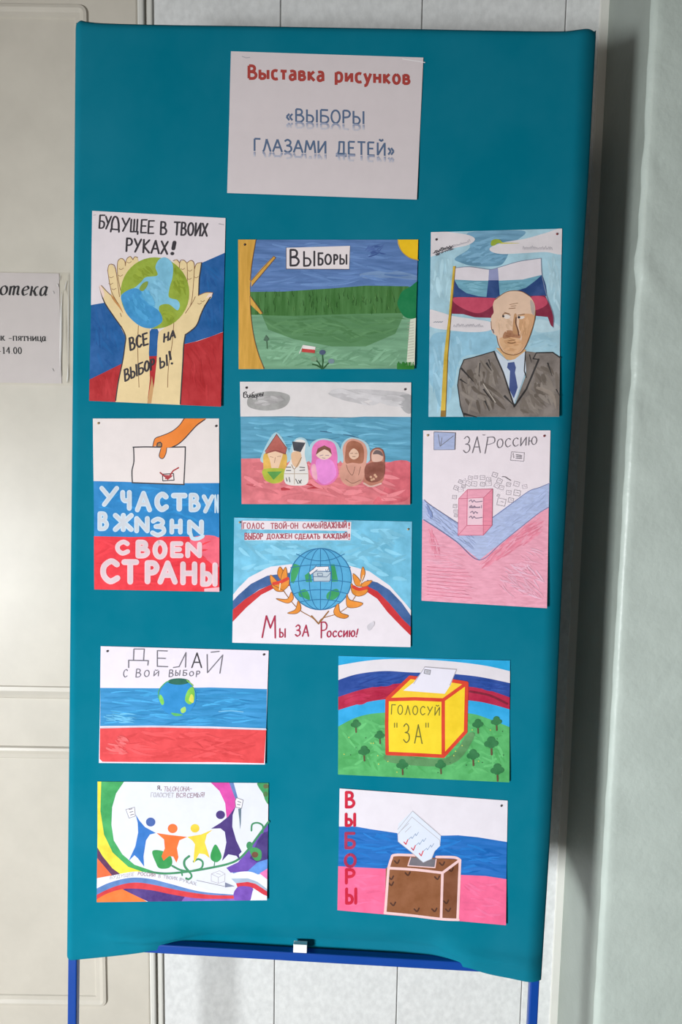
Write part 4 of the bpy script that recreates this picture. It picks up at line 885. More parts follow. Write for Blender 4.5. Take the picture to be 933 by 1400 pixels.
# ---- flag with a small globe
D = Sheet('flag_drawing', 'white, blue and red flag drawing with a small globe, left under two posters', 'drawing', (125, 875, .27331),
          [(48, 30), (888, 52), (870, 618), (42, 610)], mat((218, 210, 222), 0.03), 0.003)
D.poly([(46, 238), (330, 240), (600, 236), (880, 244), (876, 440), (600, 430), (300, 426), (46, 428)], P(32, 132, 188, var=0.22, style='streak')); D.poly([(46, 436), (300, 434), (600, 440), (876, 446), (866, 612), (640, 606), (300, 606), (60, 604), (46, 590)], P(212, 62, 66, var=0.12))
D.brush([(60, 245), (870, 250), (865, 425), (60, 420)], (40, 138, 192), 110, 140, 9, 0.02, 0.2, 20); D.brush([(60, 450), (860, 455), (855, 600), (60, 595)], (212, 64, 68), 60, 150, 16, 0.05, 0.5, 10); D.brush([(60, 350), (240, 360), (230, 420), (60, 420)], (84, 164, 206), 20, 80, 7, 0.1, 0.3, 16); D.brush([(70, 480), (190, 470), (200, 560), (80, 580)], (222, 92, 94), 20, 60, 12, 0.4, 0.4, 10)
D.stroke([(640, 356), (700, 352), (760, 358)], 5, P(110, 176, 212), True); D.stroke([(46, 437), (300, 432), (600, 438), (876, 446)], 4, P(196, 190, 206), True)
D.part('painted_globe')
D.ell(432, 285, 95, 92, P(22, 128, 190, var=0.12), n=36); D.ell(438, 206, 54, 16, P(14, 92, 74)); D.poly([(470, 290), (484, 250), (508, 232), (518, 256), (516, 300), (496, 320), (476, 310)], P(120, 188, 66, var=0.25), True); D.poly([(490, 300), (500, 270), (512, 280), (512, 312)], P(206, 206, 80, var=0.15), True)
D.poly([(344, 272), (356, 280), (366, 310), (356, 324), (342, 300)], P(112, 190, 72, var=0.2), True); D.poly([(448, 345), (470, 332), (474, 354), (456, 364)], P(150, 196, 90), True); D.poly([(400, 362), (440, 366), (460, 374), (420, 378)], P(80, 170, 90), True); D.stroke([(338, 290), (340, 250), (370, 214), (390, 204)], 5, P(60, 150, 80), True); D.stroke([(480, 200), (510, 226)], 5, P(130, 190, 70), True)
D.part('lettering')
D.stroke([(188, 136), (188, 100), (286, 102), (284, 124)], 5, GREY); D.stroke([(212, 100), (214, 44), (266, 44), (262, 102)], 5, GREY)
D.text('Е', 326, 130, 384, 132, 78, 76, 5, GREY); D.stroke([(412, 136), (440, 132), (474, 62), (472, 134)], 5, GREY); D.text('А', 504, 136, 552, 136, 72, 72, 6, INK, 0.02); D.stroke([(580, 72), (582, 162), (658, 74), (644, 164)], 5, GREY); D.stroke([(600, 60), (640, 56)], 5, GREY)
D.part('lettering')
for ch, a, b, y0, y1 in (('С', 160, 180, 146, 184), ('В', 222, 248, 144, 184), ('О', 264, 290, 150, 182), ('Й', 312, 338, 154, 178), ('В', 388, 410, 148, 182), ('Ы', 420, 444, 150, 176), ('Б', 458, 478, 150, 176), ('О', 490, 512, 156, 178), ('Р', 524, 542, 154, 182)): D.glyph(ch, a, y1, b - a, y1 - y0, 4, GREY, 0.1)
D.done()

# ---- yellow ballot box
D = Sheet('ballot_box_drawing', 'drawing of a yellow ballot box with red edges on a green hill', 'drawing', (455, 890, .26795),
          [(30, 24), (905, 48), (900, 665), (28, 625)], mat((214, 208, 214), 0.03), 0.003)
def band(a, b, mt): D.poly(catmull(a) + catmull(b)[::-1], mt)
L0 = [(10, 20), (460, 10), (930, 40)]
L1 = [(10, 76), (150, 52), (270, 41), (420, 41), (600, 52), (780, 74), (930, 108)]; L2 = [(10, 154), (120, 118), (260, 101), (400, 108), (560, 112), (700, 124), (800, 140), (930, 168)]
L3 = [(10, 240), (150, 195), (300, 168), (460, 162), (690, 180), (800, 200), (930, 245)]; L4 = [(10, 306), (150, 265), (280, 244), (460, 235), (690, 250), (800, 268), (930, 304)]; L5 = [(10, 394), (100, 346), (180, 322), (280, 312), (460, 306), (690, 316), (800, 346), (930, 398)]
band(L0, L1, P(28, 158, 210, var=0.1)); band(L2, L3, P(28, 66, 146, var=0.16)); band(L3, L4, P(172, 22, 62, var=0.14)); band(L4, L5, P(40, 158, 214, var=0.12)); D.poly(catmull(L5) + [(930, 700), (0, 700)], P(78, 166, 94, var=0.18))
D.brush([(50, 400), (180, 340), (700, 330), (880, 400), (880, 640), (50, 600)], (84, 170, 98), 130, 80, 14, 0.4, 1.2, 13)
for rg, cc in (([(40, 150), (260, 108), (400, 112), (390, 160), (150, 190), (40, 222)], (28, 66, 146)), ([(40, 240), (300, 174), (380, 172), (280, 240), (40, 290)], (172, 24, 64)), ([(700, 135), (895, 170), (895, 225), (700, 176)], (28, 66, 146))): D.brush(rg, cc, 22, 110, 12, -0.1, 0.4, 10)
D.stroke([(700, 205), (800, 225), (890, 268)], 10, P(120, 14, 44), True); D.poly([(290, 520), (570, 545), (690, 420), (720, 440), (600, 575), (300, 565)], P(84, 136, 84, var=0.2), True)
for i in range(46): D.ell(random.uniform(50, 880), random.uniform(400, 620), 3, 3, P(196, 200, 90) if i % 2 else P(50, 100, 60))
for x, y, h in ((118, 372, 1.0), (240, 428, 1.0), (160, 508, 1.15), (355, 576, 1.2), (550, 576, 1.1), (740, 372, 1.1), (835, 358, 1.1), (808, 468, 1.4), (715, 528, 1.25), (838, 602, 1.35)):
    D.part('painted_tree')
    D.stroke([(x, y), (x + 2, y + 40 * h)], 7 * h, P(94, 70, 50))
    for dx, dy, r in ((0, -12, 15), (-13, 2, 13), (13, 0, 13), (0, 6, 14)): D.ell(x + dx * h, y + dy * h, r * h, r * h * .85, P(40, 112, 62, var=0.15))
D.part('painted_ballot_box')
yl, yr = P(238, 202, 40, var=0.06), P(206, 58, 36, var=0.1)
D.poly([(280, 245), (560, 250), (562, 528), (278, 518)], yl); D.poly([(282, 240), (395, 132), (684, 160), (565, 250)], P(232, 192, 50, var=0.06)); D.poly([(562, 250), (686, 164), (678, 410), (562, 528)], P(236, 196, 34, var=0.08))
for q in ([(278, 246), (420, 242), (564, 248)], [(278, 246), (276, 380), (278, 518)], [(278, 518), (420, 524), (564, 532)], [(564, 248), (564, 532)], [(564, 248), (684, 162)], [(684, 162), (678, 410)], [(678, 410), (564, 532)], [(282, 240), (395, 132)], [(395, 132), (440, 138)], [(610, 150), (684, 162)]): D.stroke(q, 18, yr)
D.part('painted_ballot')
D.poly([(470, 80), (632, 93), (602, 170), (572, 216), (360, 200), (414, 158)], mat((218, 214, 226), 0.02)); 
for q in ([(414, 165), (470, 80), (632, 93), (598, 172)],): D.stroke(q, 3.5, LGREY)
D.poly([(470, 92), (500, 96), (496, 118), (466, 112)], P(190, 190, 200)); D.stroke([(470, 92), (500, 96), (496, 118), (466, 112)], 3, GREY, closed=True); D.ell(484, 104, 7, 6, LGREY)
D.part('lettering')
ol = P(108, 102, 40, var=0.05)
D.text('ГОЛОСУЙ', 298, 320, 546, 326, 48, 40, 5, ol, 0.04, 0.3); D.text('ЗА', 362, 462, 456, 468, 94, 92, 6, ol, 0.0, 0.5)
for x in (316, 328, 476, 488): D.stroke([(x, 366), (x, 386)], 5, ol)
D.done()

# ---- family and ribbon
D = Sheet('family_drawing', 'drawing of four coloured figures holding hands above a tricolour ribbon', 'drawing', (125, 1060, .26795),
          [(33, 30), (905, 38), (898, 630), (32, 640)], mat((208, 210, 222), 0.03), 0.003)
D.poly([(20, 20), (60, 20), (52, 150), (64, 280), (110, 370), (190, 440), (270, 486), (230, 500), (130, 510), (60, 440), (20, 360)], P(222, 206, 56, var=0.16)); D.poly([(52, 25), (172, 25), (128, 90), (108, 160), (104, 250), (116, 330), (160, 400), (222, 452), (330, 488), (380, 498), (290, 496), (190, 462), (110, 390), (66, 300), (48, 180)], P(52, 152, 82, var=0.18))
D.poly([(20, 345), (60, 410), (110, 470), (150, 498), (90, 520), (50, 460), (20, 410)], P(86, 36, 78, var=0.2)); D.poly([(20, 405), (60, 450), (104, 500), (120, 520), (20, 560)], P(226, 98, 50, var=0.12))
D.poly([(600, 25), (702, 30), (738, 112), (735, 162), (692, 220), (684, 140), (655, 78)], P(200, 64, 154, var=0.14)); D.poly([(702, 30), (725, 30), (750, 118), (736, 118)], P(88, 118, 172, var=0.2))
D.poly([(915, 225), (860, 300), (800, 380), (750, 440), (690, 468), (712, 492), (800, 486), (915, 430)], P(98, 62, 160, var=0.2)); D.poly([(915, 280), (880, 290), (850, 330), (810, 420), (850, 442), (915, 420)], P(60, 40, 112, var=0.2)); D.poly([(915, 420), (850, 440), (800, 484), (720, 492), (760, 510), (860, 500), (915, 470)], P(82, 132, 204, var=0.2)); D.poly([(915, 462), (860, 496), (898, 525), (915, 530)], P(216, 110, 170, var=0.15))
D.poly([(20, 600), (90, 588), (170, 570), (240, 608), (300, 645), (20, 645)], P(230, 112, 46, var=0.1)); D.poly([(160, 573), (260, 568), (380, 590), (500, 612), (700, 620), (740, 634), (300, 640), (215, 600)], P(66, 36, 116, var=0.24)); D.poly([(480, 612), (640, 606), (740, 612), (740, 640), (460, 640)], P(120, 86, 170, var=0.2))
D.part('painted_ribbon')
D.poly(catmull([(28, 520), (110, 505), (230, 486), (330, 500), (480, 540), (640, 590), (740, 596)]) + catmull([(740, 604), (560, 590), (400, 552), (300, 530), (200, 522), (100, 545), (28, 578)]), mat((218, 216, 226), 0.02)); 
D.poly(catmull([(28, 572), (100, 540), (200, 517), (300, 522), (400, 546), (560, 586), (735, 602)]) + catmull([(735, 610), (560, 606), (420, 580), (320, 556), (220, 545), (120, 566), (28, 604)]), P(86, 124, 182, var=0.2))
D.poly(catmull([(28, 604), (120, 562), (220, 541), (320, 552), (450, 580), (600, 602), (735, 606)]) + catmull([(735, 622), (560, 622), (420, 602), (300, 578), (180, 572), (90, 594), (28, 628)]), P(200, 50, 58, var=0.14))
D.poly([(715, 505), (760, 488), (830, 492), (905, 540), (905, 575), (830, 530), (770, 520)], mat((218, 216, 226), 0.02), True); D.poly([(716, 522), (800, 520), (850, 538), (902, 576), (902, 590), (830, 545), (740, 545)], P(150, 168, 190, var=0.15)); D.poly([(740, 545), (800, 538), (840, 548), (902, 588), (902, 616), (830, 570), (750, 572)], P(196, 44, 60, var=0.12))
D.poly([(735, 580), (760, 560), (820, 566), (828, 600), (806, 634), (742, 634), (728, 606)], P(108, 66, 166, var=0.2), True); D.poly([(826, 580), (905, 612), (905, 640), (812, 640)], mat((216, 214, 226), 0.02))
D.stroke([(540, 530), (680, 560), (682, 560)], 2.5, GREY); D.poly([(684, 540), (734, 560), (684, 566)], P(120, 126, 150))
D.part('painted_vine')
vg = P(54, 128, 86, var=0.14)
D.stroke([(290, 486), (380, 496), (500, 486), (620, 466), (700, 448), (752, 425), (800, 378), (850, 310), (905, 235)], 11, vg, True); D.stroke([(500, 486), (478, 458), (478, 430), (500, 410)], 12, vg, True); D.stroke([(520, 482), (562, 470), (570, 440), (548, 424), (524, 436)], 10, vg, True); D.stroke([(415, 458), (455, 478), (500, 488), (514, 510), (500, 524), (486, 520)], 10, vg, True); D.stroke([(462, 484), (466, 505)], 8, vg)
D.poly([(312, 386), (350, 380), (400, 400), (415, 440), (398, 468), (350, 470), (330, 440)], P(44, 142, 72, var=0.16), True); D.poly([(634, 350), (660, 390), (664, 420), (640, 440), (612, 425), (612, 392)], P(44, 142, 72, var=0.1), True); D.stroke([(632, 430), (628, 462)], 5, vg)
D.stroke([(818, 280), (822, 248), (850, 240), (876, 256), (874, 290)], 9, vg, True); D.poly([(810, 372), (840, 366), (868, 385), (866, 425), (840, 432), (815, 400)], P(56, 140, 80, var=0.14), True); D.ell(836, 402, 17, 15, P(104, 66, 46)); D.ell(808, 356, 16, 20, P(54, 132, 84))
D.poly([(850, 36), (910, 36), (910, 142), (890, 128), (876, 90), (856, 62)], P(56, 142, 84, var=0.14), True); D.ell(892, 54, 14, 12, P(92, 96, 58)); D.ell(890, 94, 12, 14, P(70, 110, 60))
for body, head, hc, col in (([(228, 198), (246, 228), (275, 262), (330, 292), (300, 300), (280, 330), (268, 410), (272, 462), (240, 420), (222, 404), (192, 434), (226, 360), (240, 290), (238, 240)], (304, 236), 24, (40, 108, 184)),
                            ([(334, 292), (400, 302), (490, 312), (450, 330), (438, 370), (446, 415), (436, 442), (420, 412), (398, 408), (370, 432), (360, 410), (376, 370), (372, 325)], (416, 269), 25, (226, 104, 40)),
                            ([(490, 312), (560, 300), (622, 274), (590, 300), (580, 340), (606, 420), (580, 400), (552, 396), (524, 446), (524, 410), (530, 350), (516, 330)], (530, 268), 23, (226, 196, 58)),
                            ([(612, 270), (660, 240), (700, 208), (738, 156), (722, 200), (720, 260), (740, 330), (768, 388), (754, 402), (760, 432), (742, 408), (700, 400), (668, 434), (680, 390), (690, 340), (682, 286), (660, 268)], (660, 199), 23, (64, 42, 112))):
    D.part('painted_figure')
    if col[0] == 40 or col[0] == 64:
        pass
    D.poly(body, P(*col, var=0.12)); D.ell(head[0], head[1], hc, hc * .95, P(*col, var=0.16) if col[0] != 40 else P(58, 90, 156))
D.part('drawn_ballot'); D.poly([(178, 172), (222, 160), (226, 205), (194, 216)], mat((218, 216, 224), 0.02)); D.stroke([(178, 172), (222, 160), (226, 205), (194, 216)], 2.5, GREY, closed=True)
for x, y in ((200, 172), (204, 186), (208, 200)): D.stroke([(x - 6, y), (x + 10, y - 4)], 4, GREY)
D.part('drawn_ballot'); D.poly([(735, 128), (742, 112), (776, 124), (768, 166), (738, 160)], mat((218, 216, 224), 0.02)); D.stroke([(735, 128), (742, 112), (776, 124), (768, 166), (738, 160)], 3, GREY, closed=True); D.stroke([(748, 130), (764, 136)], 4, GREY); D.stroke([(746, 146), (760, 148)], 4, GREY)
D.poly([(750, 168), (766, 166), (764, 240), (760, 272), (756, 220)], P(96, 116, 130))
D.part('drawn_ballot_box')
for q in ([(614, 498), (650, 515), (684, 498), (656, 482), (614, 498)], [(614, 498), (614, 534), (650, 545), (650, 515)], [(684, 498), (682, 536), (650, 545)], [(640, 496), (660, 500)]): D.stroke(q, 2.5, LGREY)
D.part('lettering')
tg = P(150, 124, 134, var=0.05)
D.text('Я,', 338, 70, 360, 72, 18, 18, 3.6, P(86, 60, 70)); D.text('ТЫ,ОН,ОНА-', 370, 78, 512, 78, 22, 22, 3, tg, 0.15, 0.12); D.text('ГОЛОСУЕТ', 304, 108, 420, 110, 22, 22, 3, LGREY, 0.1, 0.12); D.text('ВСЯ', 434, 110, 480, 110, 22, 22, 3.2, tg, 0.1, 0.16); D.text('СЕМЬЯ!', 488, 112, 578, 108, 22, 24, 3, tg, 0.1, 0.12)
D.part('lettering')
D.text('БУДУЩЕЕ', 98, 524, 220, 506, 16, 16, 2.6, LGREY, 0.1, 0.15); D.text('РОССИИ', 240, 504, 328, 512, 16, 18, 2.8, tg, 0.1, 0.15); D.text('В ТВОИХ', 344, 516, 440, 530, 16, 16, 2.6, LGREY, 0.1, 0.15); D.text('РУКАХ', 452, 534, 536, 556, 16, 16, 2.6, LGREY, 0.1, 0.15)
D.done()

# ---- brown ballot box
D = Sheet('brown_box_drawing', 'drawing of a brown ballot box beside red letters running down its left edge', 'drawing', (455, 1070, .26795),
          [(36, 28), (893, 90), (882, 718), (25, 642)], mat((216, 210, 218), 0.03), 0.004)
D.poly([(20, 222), (110, 220), (200, 236), (330, 255), (560, 268), (640, 266), (740, 276), (900, 302), (900, 500), (640, 470), (280, 440), (20, 428)], P(12, 100, 178, var=0.16, style='streak')); D.poly([(20, 422), (120, 428), (280, 436), (500, 450), (640, 466), (780, 472), (900, 490), (900, 740), (20, 660)], P(230, 98, 140, var=0.1))
D.brush([(45, 240), (330, 265), (560, 278), (880, 310), (878, 470), (640, 450), (270, 425), (45, 410)], (14, 104, 182), 60, 150, 14, 0.1, 0.4, 12); D.brush([(45, 435), (265, 445), (262, 640), (40, 625)], (230, 100, 142), 20, 110, 14, 0.2, 0.4, 8); D.brush([(660, 480), (875, 500), (870, 700), (650, 680)], (230, 100, 142), 20, 110, 14, 0.2, 0.4, 8)
D.part('painted_ballot_box')
bw = P(132, 80, 46, var=0.14); wo = P(224, 188, 188, var=0.05)
D.poly([(272, 430), (560, 455), (552, 684), (266, 658)], bw); D.poly([(560, 455), (648, 395), (636, 694), (552, 684)], P(118, 68, 40, var=0.14)); D.poly([(285, 430), (310, 368), (648, 388), (565, 460)], P(128, 76, 44, var=0.12))
dk = P(74, 40, 26, var=0.1)
for x, y in ((535, 480), (310, 610), (385, 460), (300, 510), (430, 640), (520, 640), (605, 440), (590, 640), (330, 400), (560, 410), (300, 480), (580, 600)): D.stroke([(x - 14, y - 4), (x, y + 8), (x + 10, y - 8)], 8, dk, True)
for q in ([(285, 432), (420, 440), (560, 456)], [(560, 456), (552, 684)], [(560, 456), (640, 398)], [(285, 432), (300, 385), (318, 366), (420, 368)], [(530, 376), (620, 378), (650, 392)], [(650, 392), (636, 690)], [(285, 432), (268, 655)], [(266, 655), (400, 668), (552, 686), (640, 690)]): D.stroke(q, 13, wo, True)
D.poly([(398, 378), (526, 386), (522, 428), (384, 420)], P(108, 104, 112, var=0.1)); D.stroke([(398, 378), (384, 420), (522, 430), (528, 388)], 5, wo)
D.part('painted_ballot')
bp = mat((206, 212, 226), 0.03)
D.poly([(330, 245), (338, 205), (408, 140), (552, 268), (548, 320), (520, 348), (505, 385), (462, 404), (400, 350), (334, 298)], bp)
for q in ([(332, 236), (408, 142), (552, 268)], [(334, 298), (332, 262), (405, 172), (546, 290), (548, 320)], [(334, 298), (400, 350), (462, 404), (505, 385), (520, 348)], [(350, 240), (388, 205)], [(370, 250), (400, 220)]): D.stroke(q, 2.5, LGREY)
for x, y in ((372, 300), (410, 330), (450, 358)):
    D.stroke([(x - 8, y), (x + 2, y + 12), (x + 12, y - 12)], 5, P(196, 44, 60)); D.stroke([(x + 16, y - 14), (x + 30, y - 26), (x + 34, y - 18), (x + 50, y - 42), (x + 54, y - 32), (x + 66, y - 50)], 3, P(130, 150, 180), True)
D.part('lettering')
rt = P(192, 22, 54, var=0.1)
for ch, a, b, y0, y1, col in (('В', 66, 110, 48, 122, rt), ('Ы', 66, 116, 158, 216, rt), ('Б', 64, 112, 256, 330, P(156, 40, 78, var=0.1)), ('О', 62, 118, 364, 424, P(160, 36, 76, var=0.1)), ('Р', 66, 112, 440, 506, rt), ('Ы', 68, 122, 536, 606, rt)): D.glyph(ch, a, y1, b - a, y1 - y0, 15, col)
D.done()

# ------------------------------------------------------------------ push pins holding the drawings
def pin(px, py, label, col, w=0.0017):
    u, v = uv(px, py); bm = bmesh.new()
    prof = [(0.0, 0.0022), (0.0009, 0.0021), (0.0016, 0.0016), (0.0019, 0.0009), (0.0017, 0.0003), (0.0005, 0.0), (0.0005, -0.0035), (0.0, -0.0042)]
    rings = [[bm.verts.new((r * math.cos(a), -h, r * math.sin(a))) for a in [2 * math.pi * i / 12 for i in range(12)]] if r > 0 else [bm.verts.new((0, -h, 0))] for r, h in prof]
    for a, b in zip(rings, rings[1:]):
        for i in range(12):
            q = [a[i % len(a)], a[(i + 1) % len(a)], b[(i + 1) % len(b)], b[i % len(b)]]; q2 = []
            for x in q:
                if x not in q2: q2.append(x)
            if len(q2) > 2: bm.faces.new(q2)
    bmesh.ops.recalc_face_normals(bm, faces=bm.faces)
    o = bm_obj('push_pin', bm, col, None, bmat(u, v, w), True); tag(o, label, 'pin', 'pins holding the drawings')
dkp = mat((52, 40, 46), 0, rough=0.3, spec=0.6); gold = mat((176, 150, 110), 0, rough=0.3, spec=0.6); rp = mat((120, 44, 48), 0, rough=0.3, spec=0.6)
for x, y, t, cm in ((335.2, 335, 'dark pin in the tree trunk corner of the meadow drawing', dkp),
                    (596.8, 328, 'dark pin at the left of the portrait drawing\'s top edge', dkp), (761.5, 320.5, 'reddish pin at the right of the portrait drawing\'s top edge', rp),
                    (135, 578.7, 'pale gold pin in the upper left corner of the orange hand drawing', gold), (295.8, 582.5, 'dark pin in the upper right corner of the orange hand drawing', dkp),
                    (337.3, 530.3, 'dark pin in the upper left corner of the nesting dolls drawing', dkp), (554, 532.5, 'dark pin in the upper right corner of the nesting dolls drawing', dkp),
                    (584.8, 595.2, 'brownish pin in the upper left corner of the pencil drawing', gold), (744, 596, 'reddish pin in the upper right corner of the pencil drawing', rp),
                    (328, 714, 'tan pin in the upper left corner of the laurel globe drawing', gold), (558, 723.5, 'tan pin in the upper right corner of the laurel globe drawing', gold),
                    (147.4, 889.8, 'dark pin in the upper left corner of the flag drawing with small globe', dkp), (361, 894.4, 'dark pin in the upper right corner of the flag drawing with small globe', dkp),
                    (685.5, 1100.8, 'grey pin in the upper right corner of the brown ballot box drawing', dkp)):
    pin(x, y, t, cm)

# ------------------------------------------------------------------ notice on the door, in a clear film pocket
def dpt(x, y, d=0.0): 
    p = wallpt(x, y, YD); return p.x, p.z
ox, oz = dpt(30, 525)
notice = link('door_notice', None, None, Matrix.Translation((ox, YD, oz)))
tag(notice, 'white printed notice in clear film on the pale door', 'sign')
bm = bmesh.new(); xr, zt = dpt(81, 374); _, zb = dpt(60, 524)
add_box(bm, (xr - 0.297 - ox, -0.0012, zb - oz), (xr - ox, -0.0008, zt - oz))
bm_obj('paper_sheet', bm, mat((192, 185, 184), 0.02, 'wash', 0.6), notice)
def nib(bm, pts, w_thick, w_thin, ang, y):
    """stroke of a broad pen held at an angle, as in serif type"""
    n = len(pts); ca, sa = math.cos(ang), math.sin(ang); L, R = [], []
    for i in range(n):
        a, b = pts[max(i - 1, 0)], pts[min(i + 1, n - 1)]; dx, dz = b[0] - a[0], b[1] - a[1]; q = math.hypot(dx, dz) or 1
        nx, nz = -dz / q, dx / q; h = 0.5 * math.hypot(w_thick * (nx * ca + nz * sa), w_thin * (-nx * sa + nz * ca))
        L.append(bm.verts.new((pts[i][0] + nx * h, y - 1e-6 * i, pts[i][1] + nz * h))); R.append(bm.verts.new((pts[i][0] - nx * h, y - 1e-6 * i, pts[i][1] - nz * h)))
    for i in range(n - 1): bm.faces.new((L[i], L[i + 1], R[i + 1], R[i]))
SG = {  # serif letters in a box of x-height 1
 'о': (.86, [ell(.43, .5, .34, .46, 60, 420)]),
 'т': (1.0, [[(.02, .92), (.98, .92)], [(.5, .92), (.5, .04)], [(.3, .03), (.7, .03)], [(.04, .95), (.04, .7)], [(.96, .95), (.96, .7)]]),
 'm': (1.3, [[(.02, .86), (.16, .95), (.16, .0)], c((.18, .7), (.36, .94), (.54, .86), (.56, .5)) + [(.56, 0)], c((.58, .7), (.78, .94), (.98, .86), (.99, .5)) + [(.99, .12), (1.1, .03), (1.2, .14)]]),
 'е': (.8, [c((.1, .5), (.45, .56), (.68, .74), (.5, .96), (.2, .8), (.1, .42), (.3, .04), (.7, .2))]),
 'к': (.95, [[(.14, .95), (.14, 0)], c((.16, .48), (.4, .54), (.6, .9), (.82, .92)), c((.4, .52), (.58, .2), (.72, .03), (.9, .1)), [(.02, .03), (.28, .03)], [(.02, .94), (.2, .94)]]),
 'а': (.9, [c((.66, .84), (.44, .97), (.14, .74), (.1, .24), (.3, .02), (.52, .2), (.64, .6)), [(.7, .96), (.64, .3), (.7, .04), (.88, .14)]]),
 'и': (1.0, [[(.16, .95), (.16, .02)], [(.84, .95), (.84, .02)], [(.18, .1), (.82, .86)], [(.02, .94), (.3, .94)], [(.7, .94), (.98, .94)], [(.02, .03), (.3, .03)], [(.7, .03), (.98, .03)]]),
 'н': (1.0, [[(.16, .95), (.16, .02)], [(.84, .95), (.84, .02)], [(.16, .5), (.84, .5)], [(.02, .94), (.3, .94)], [(.7, .94), (.98, .94)], [(.02, .03), (.3, .03)], [(.7, .03), (.98, .03)]]),
 'п': (1.0, [[(.16, .95), (.16, .02)], [(.84, .95), (.84, .02)], [(.02, .93), (.98, .93)], [(.02, .03), (.3, .03)], [(.7, .03), (.98, .03)]]),
 'ц': (1.0, [[(.16, .95), (.16, .02)], [(.78, .95), (.78, .02)], [(.02, .05), (.98, .05)], [(.95, .1), (.95, -.25)], [(.02, .94), (.3, .94)], [(.64, .94), (.92, .94)]]),
 'я': (.9, [[(.72, .95), (.72, .02)], c((.72, .9), (.36, .92), (.2, .7), (.36, .48), (.72, .46)), [(.4, .46), (.14, .04)], [(.58, .03), (.86, .03)]]),
 '–': (.9, [[(.1, .45), (.8, .45)]]), '-': (.5, [[(.08, .45), (.42, .45)]]), '.': (.4, [[(.14, .08), (.28, .08)]]), ' ': (.45, []),
 '1': (.85, [[(.22, 1.2), (.46, 1.38), (.46, .04)], [(.24, .03), (.68, .03)]]),
 '4': (.9, [[(.62, 1.38), (.08, .42), (.86, .42)], [(.62, 1.38), (.62, .02)]]),
 '0': (.9, [ell(.45, .69, .32, .66, 90, 450)]),
}
notice_ink = mat((38, 36, 38), 0, rough=0.6)
def serif(name, t, xa, xb, y, xh, thick, thin, ang, slant):
    bm = bmesh.new(); tot = sum(SG[ch][0] for ch in t) + .1 * (len(t) - 1); q = 0; yy = -0.00124
    X0, Z0 = dpt(xa, y); X1, Z1 = dpt(xb, y); H = dpt(xa, y - xh)[1] - Z0; sc = (X1 - X0) / tot
    for ch in t:
        for st in SG[ch][1]:
            yy -= 4e-6; nib(bm, [(X0 - ox + (q + a) * sc + slant * b * H, Z0 - oz + b * H) for a, b in st], thick * H, thin * H, ang, yy)
        q += SG[ch][0] + .1
    bm_obj(name, bm, notice_ink, notice)
serif('lettering', 'оmека', -1, 65, 403.5, 13, .27, .09, 0.35, 0.22)
serif('lettering', 'ик –пятница', -5, 63.5, 465.5, 6.6, .26, .12, 0.0, 0.0)
serif('lettering', '-14.00', -1, 30.5, 483.5, 6.6, .26, .12, 0.0, 0.0)
# film pocket: thin clear sheet with a raised crease along its edge
film = bpy.data.materials.new('clear_film'); film.use_nodes = True; nt = film.node_tree; nt.nodes.clear()
ou = nt.nodes.new('ShaderNodeOutputMaterial'); mx = nt.nodes.new('ShaderNodeMixShader'); tr_ = nt.nodes.new('ShaderNodeBsdfTransparent'); gl_ = nt.nodes.new('ShaderNodeBsdfGlossy'); fr_ = nt.nodes.new('ShaderNodeFresnel')
gl_.inputs['Roughness'].default_value = 0.25; fr_.inputs['IOR'].default_value = 1.4; tr_.inputs['Color'].default_value = (0.96, 0.96, 0.95, 1)
nt.links.new(fr_.outputs[0], mx.inputs[0]); nt.links.new(tr_.outputs[0], mx.inputs[1]); nt.links.new(gl_.outputs[0], mx.inputs[2]); nt.links.new(mx.outputs[0], ou.inputs[0])
xe, ze = dpt(95, 374)[0], dpt(60, 527)[1]
bm = bmesh.new(); NXF, NZF = 90, 60; grid = []
for j in range(NZF + 1):
    row = []
    for i in range(NXF + 1):
        a = (i / NXF); x = xe - 0.30 * (1 - a) ** 2.2 ; z = ze + (zt + 0.002 - ze) * j / NZF; zz = j / NZF
        d = (x - (xe - 0.0135)) / 0.0055
        h = 0.0016 + 0.0012 * math.exp(-d * d) * math.sin(math.pi * min(1, max(0, zz * 1.15))) + 0.0005 * math.exp(-((x - xe + 0.003) / 0.003) ** 2) * (0.5 + 0.5 * math.sin(zz * 21))
        h += 0.0006 * max(0, math.sin(x * 330 + zz * 23)) * math.exp(-((zz - 0.85) / 0.12) ** 2) * (1 if x > xe - 0.04 else 0.2)
        row.append(bm.verts.new((x - ox, -h, z - oz)))
    grid.append(row)
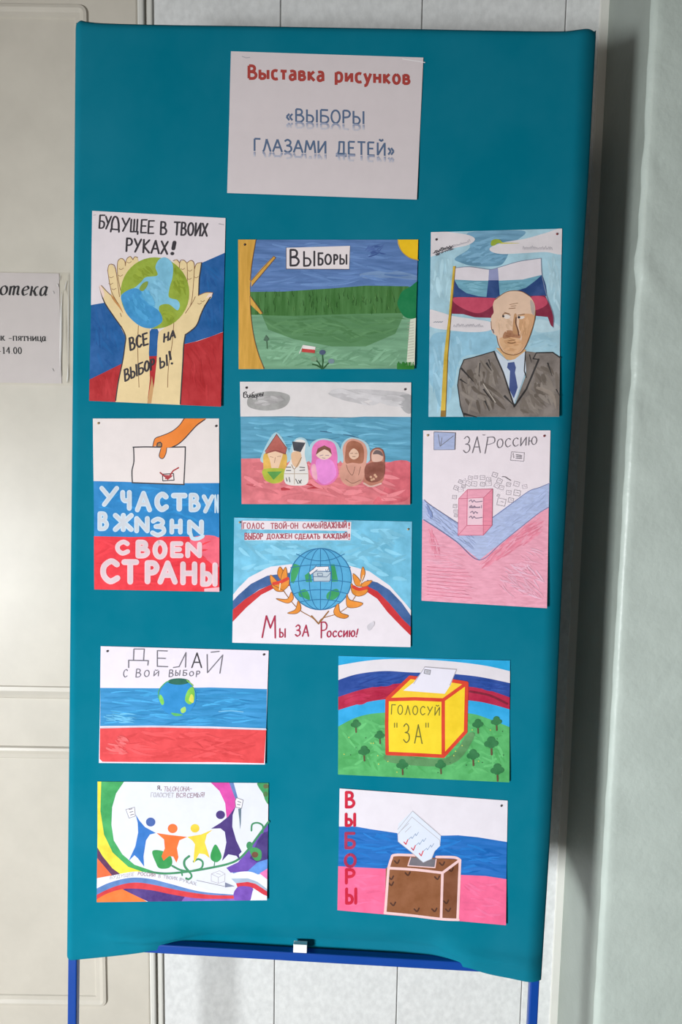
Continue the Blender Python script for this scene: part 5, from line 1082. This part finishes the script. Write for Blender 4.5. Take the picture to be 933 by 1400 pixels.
for j in range(NZF):
    for i in range(NXF): bm.faces.new((grid[j][i], grid[j][i + 1], grid[j + 1][i + 1], grid[j + 1][i]))
bmesh.ops.recalc_face_normals(bm, faces=bm.faces)
pocket = bm_obj('film_pocket', bm, film, notice, smooth=True)
# window highlights on the film's creases and edge, put in as whitish strips
milky = bpy.data.materials.new('film_highlight_white'); milky.use_nodes = True; nt = milky.node_tree; pb_ = nt.nodes['Principled BSDF']
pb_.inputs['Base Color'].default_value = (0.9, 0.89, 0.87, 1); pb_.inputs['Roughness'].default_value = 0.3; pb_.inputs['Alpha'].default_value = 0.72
def highlight_strip(pts, wd, h):
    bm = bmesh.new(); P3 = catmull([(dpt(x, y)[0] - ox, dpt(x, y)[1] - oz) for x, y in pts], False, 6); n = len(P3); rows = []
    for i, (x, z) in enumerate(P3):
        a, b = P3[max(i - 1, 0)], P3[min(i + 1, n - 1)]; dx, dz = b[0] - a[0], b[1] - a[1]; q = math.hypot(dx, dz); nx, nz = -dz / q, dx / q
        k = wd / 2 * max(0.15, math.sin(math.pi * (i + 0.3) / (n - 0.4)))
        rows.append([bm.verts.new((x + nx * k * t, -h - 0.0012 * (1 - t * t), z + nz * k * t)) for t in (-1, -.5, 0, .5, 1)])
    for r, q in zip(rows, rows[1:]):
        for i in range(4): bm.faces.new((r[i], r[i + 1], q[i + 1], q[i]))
    bmesh.ops.recalc_face_normals(bm, faces=bm.faces); bm_obj('film_highlight', bm, milky, pocket, smooth=True)
highlight_strip([(85.5, 398), (84.5, 420), (84, 460), (83.5, 490), (84, 515)], 0.0042, 0.0030)
highlight_strip([(94, 376), (94.2, 420), (94, 470), (93.8, 524)], 0.0022, 0.0022)
highlight_strip([(92, 384), (90.5, 390), (89.5, 398)], 0.0020, 0.0024); highlight_strip([(79, 388), (80.5, 393)], 0.0028, 0.0024); highlight_strip([(73, 398), (74.5, 402)], 0.0016, 0.0024); highlight_strip([(93.8, 498), (93.4, 515), (92, 524)], 0.0030, 0.0026); highlight_strip([(72, 504), (74, 508)], 0.0016, 0.0024); highlight_strip([(83, 377), (82, 384)], 0.0014, 0.0024)
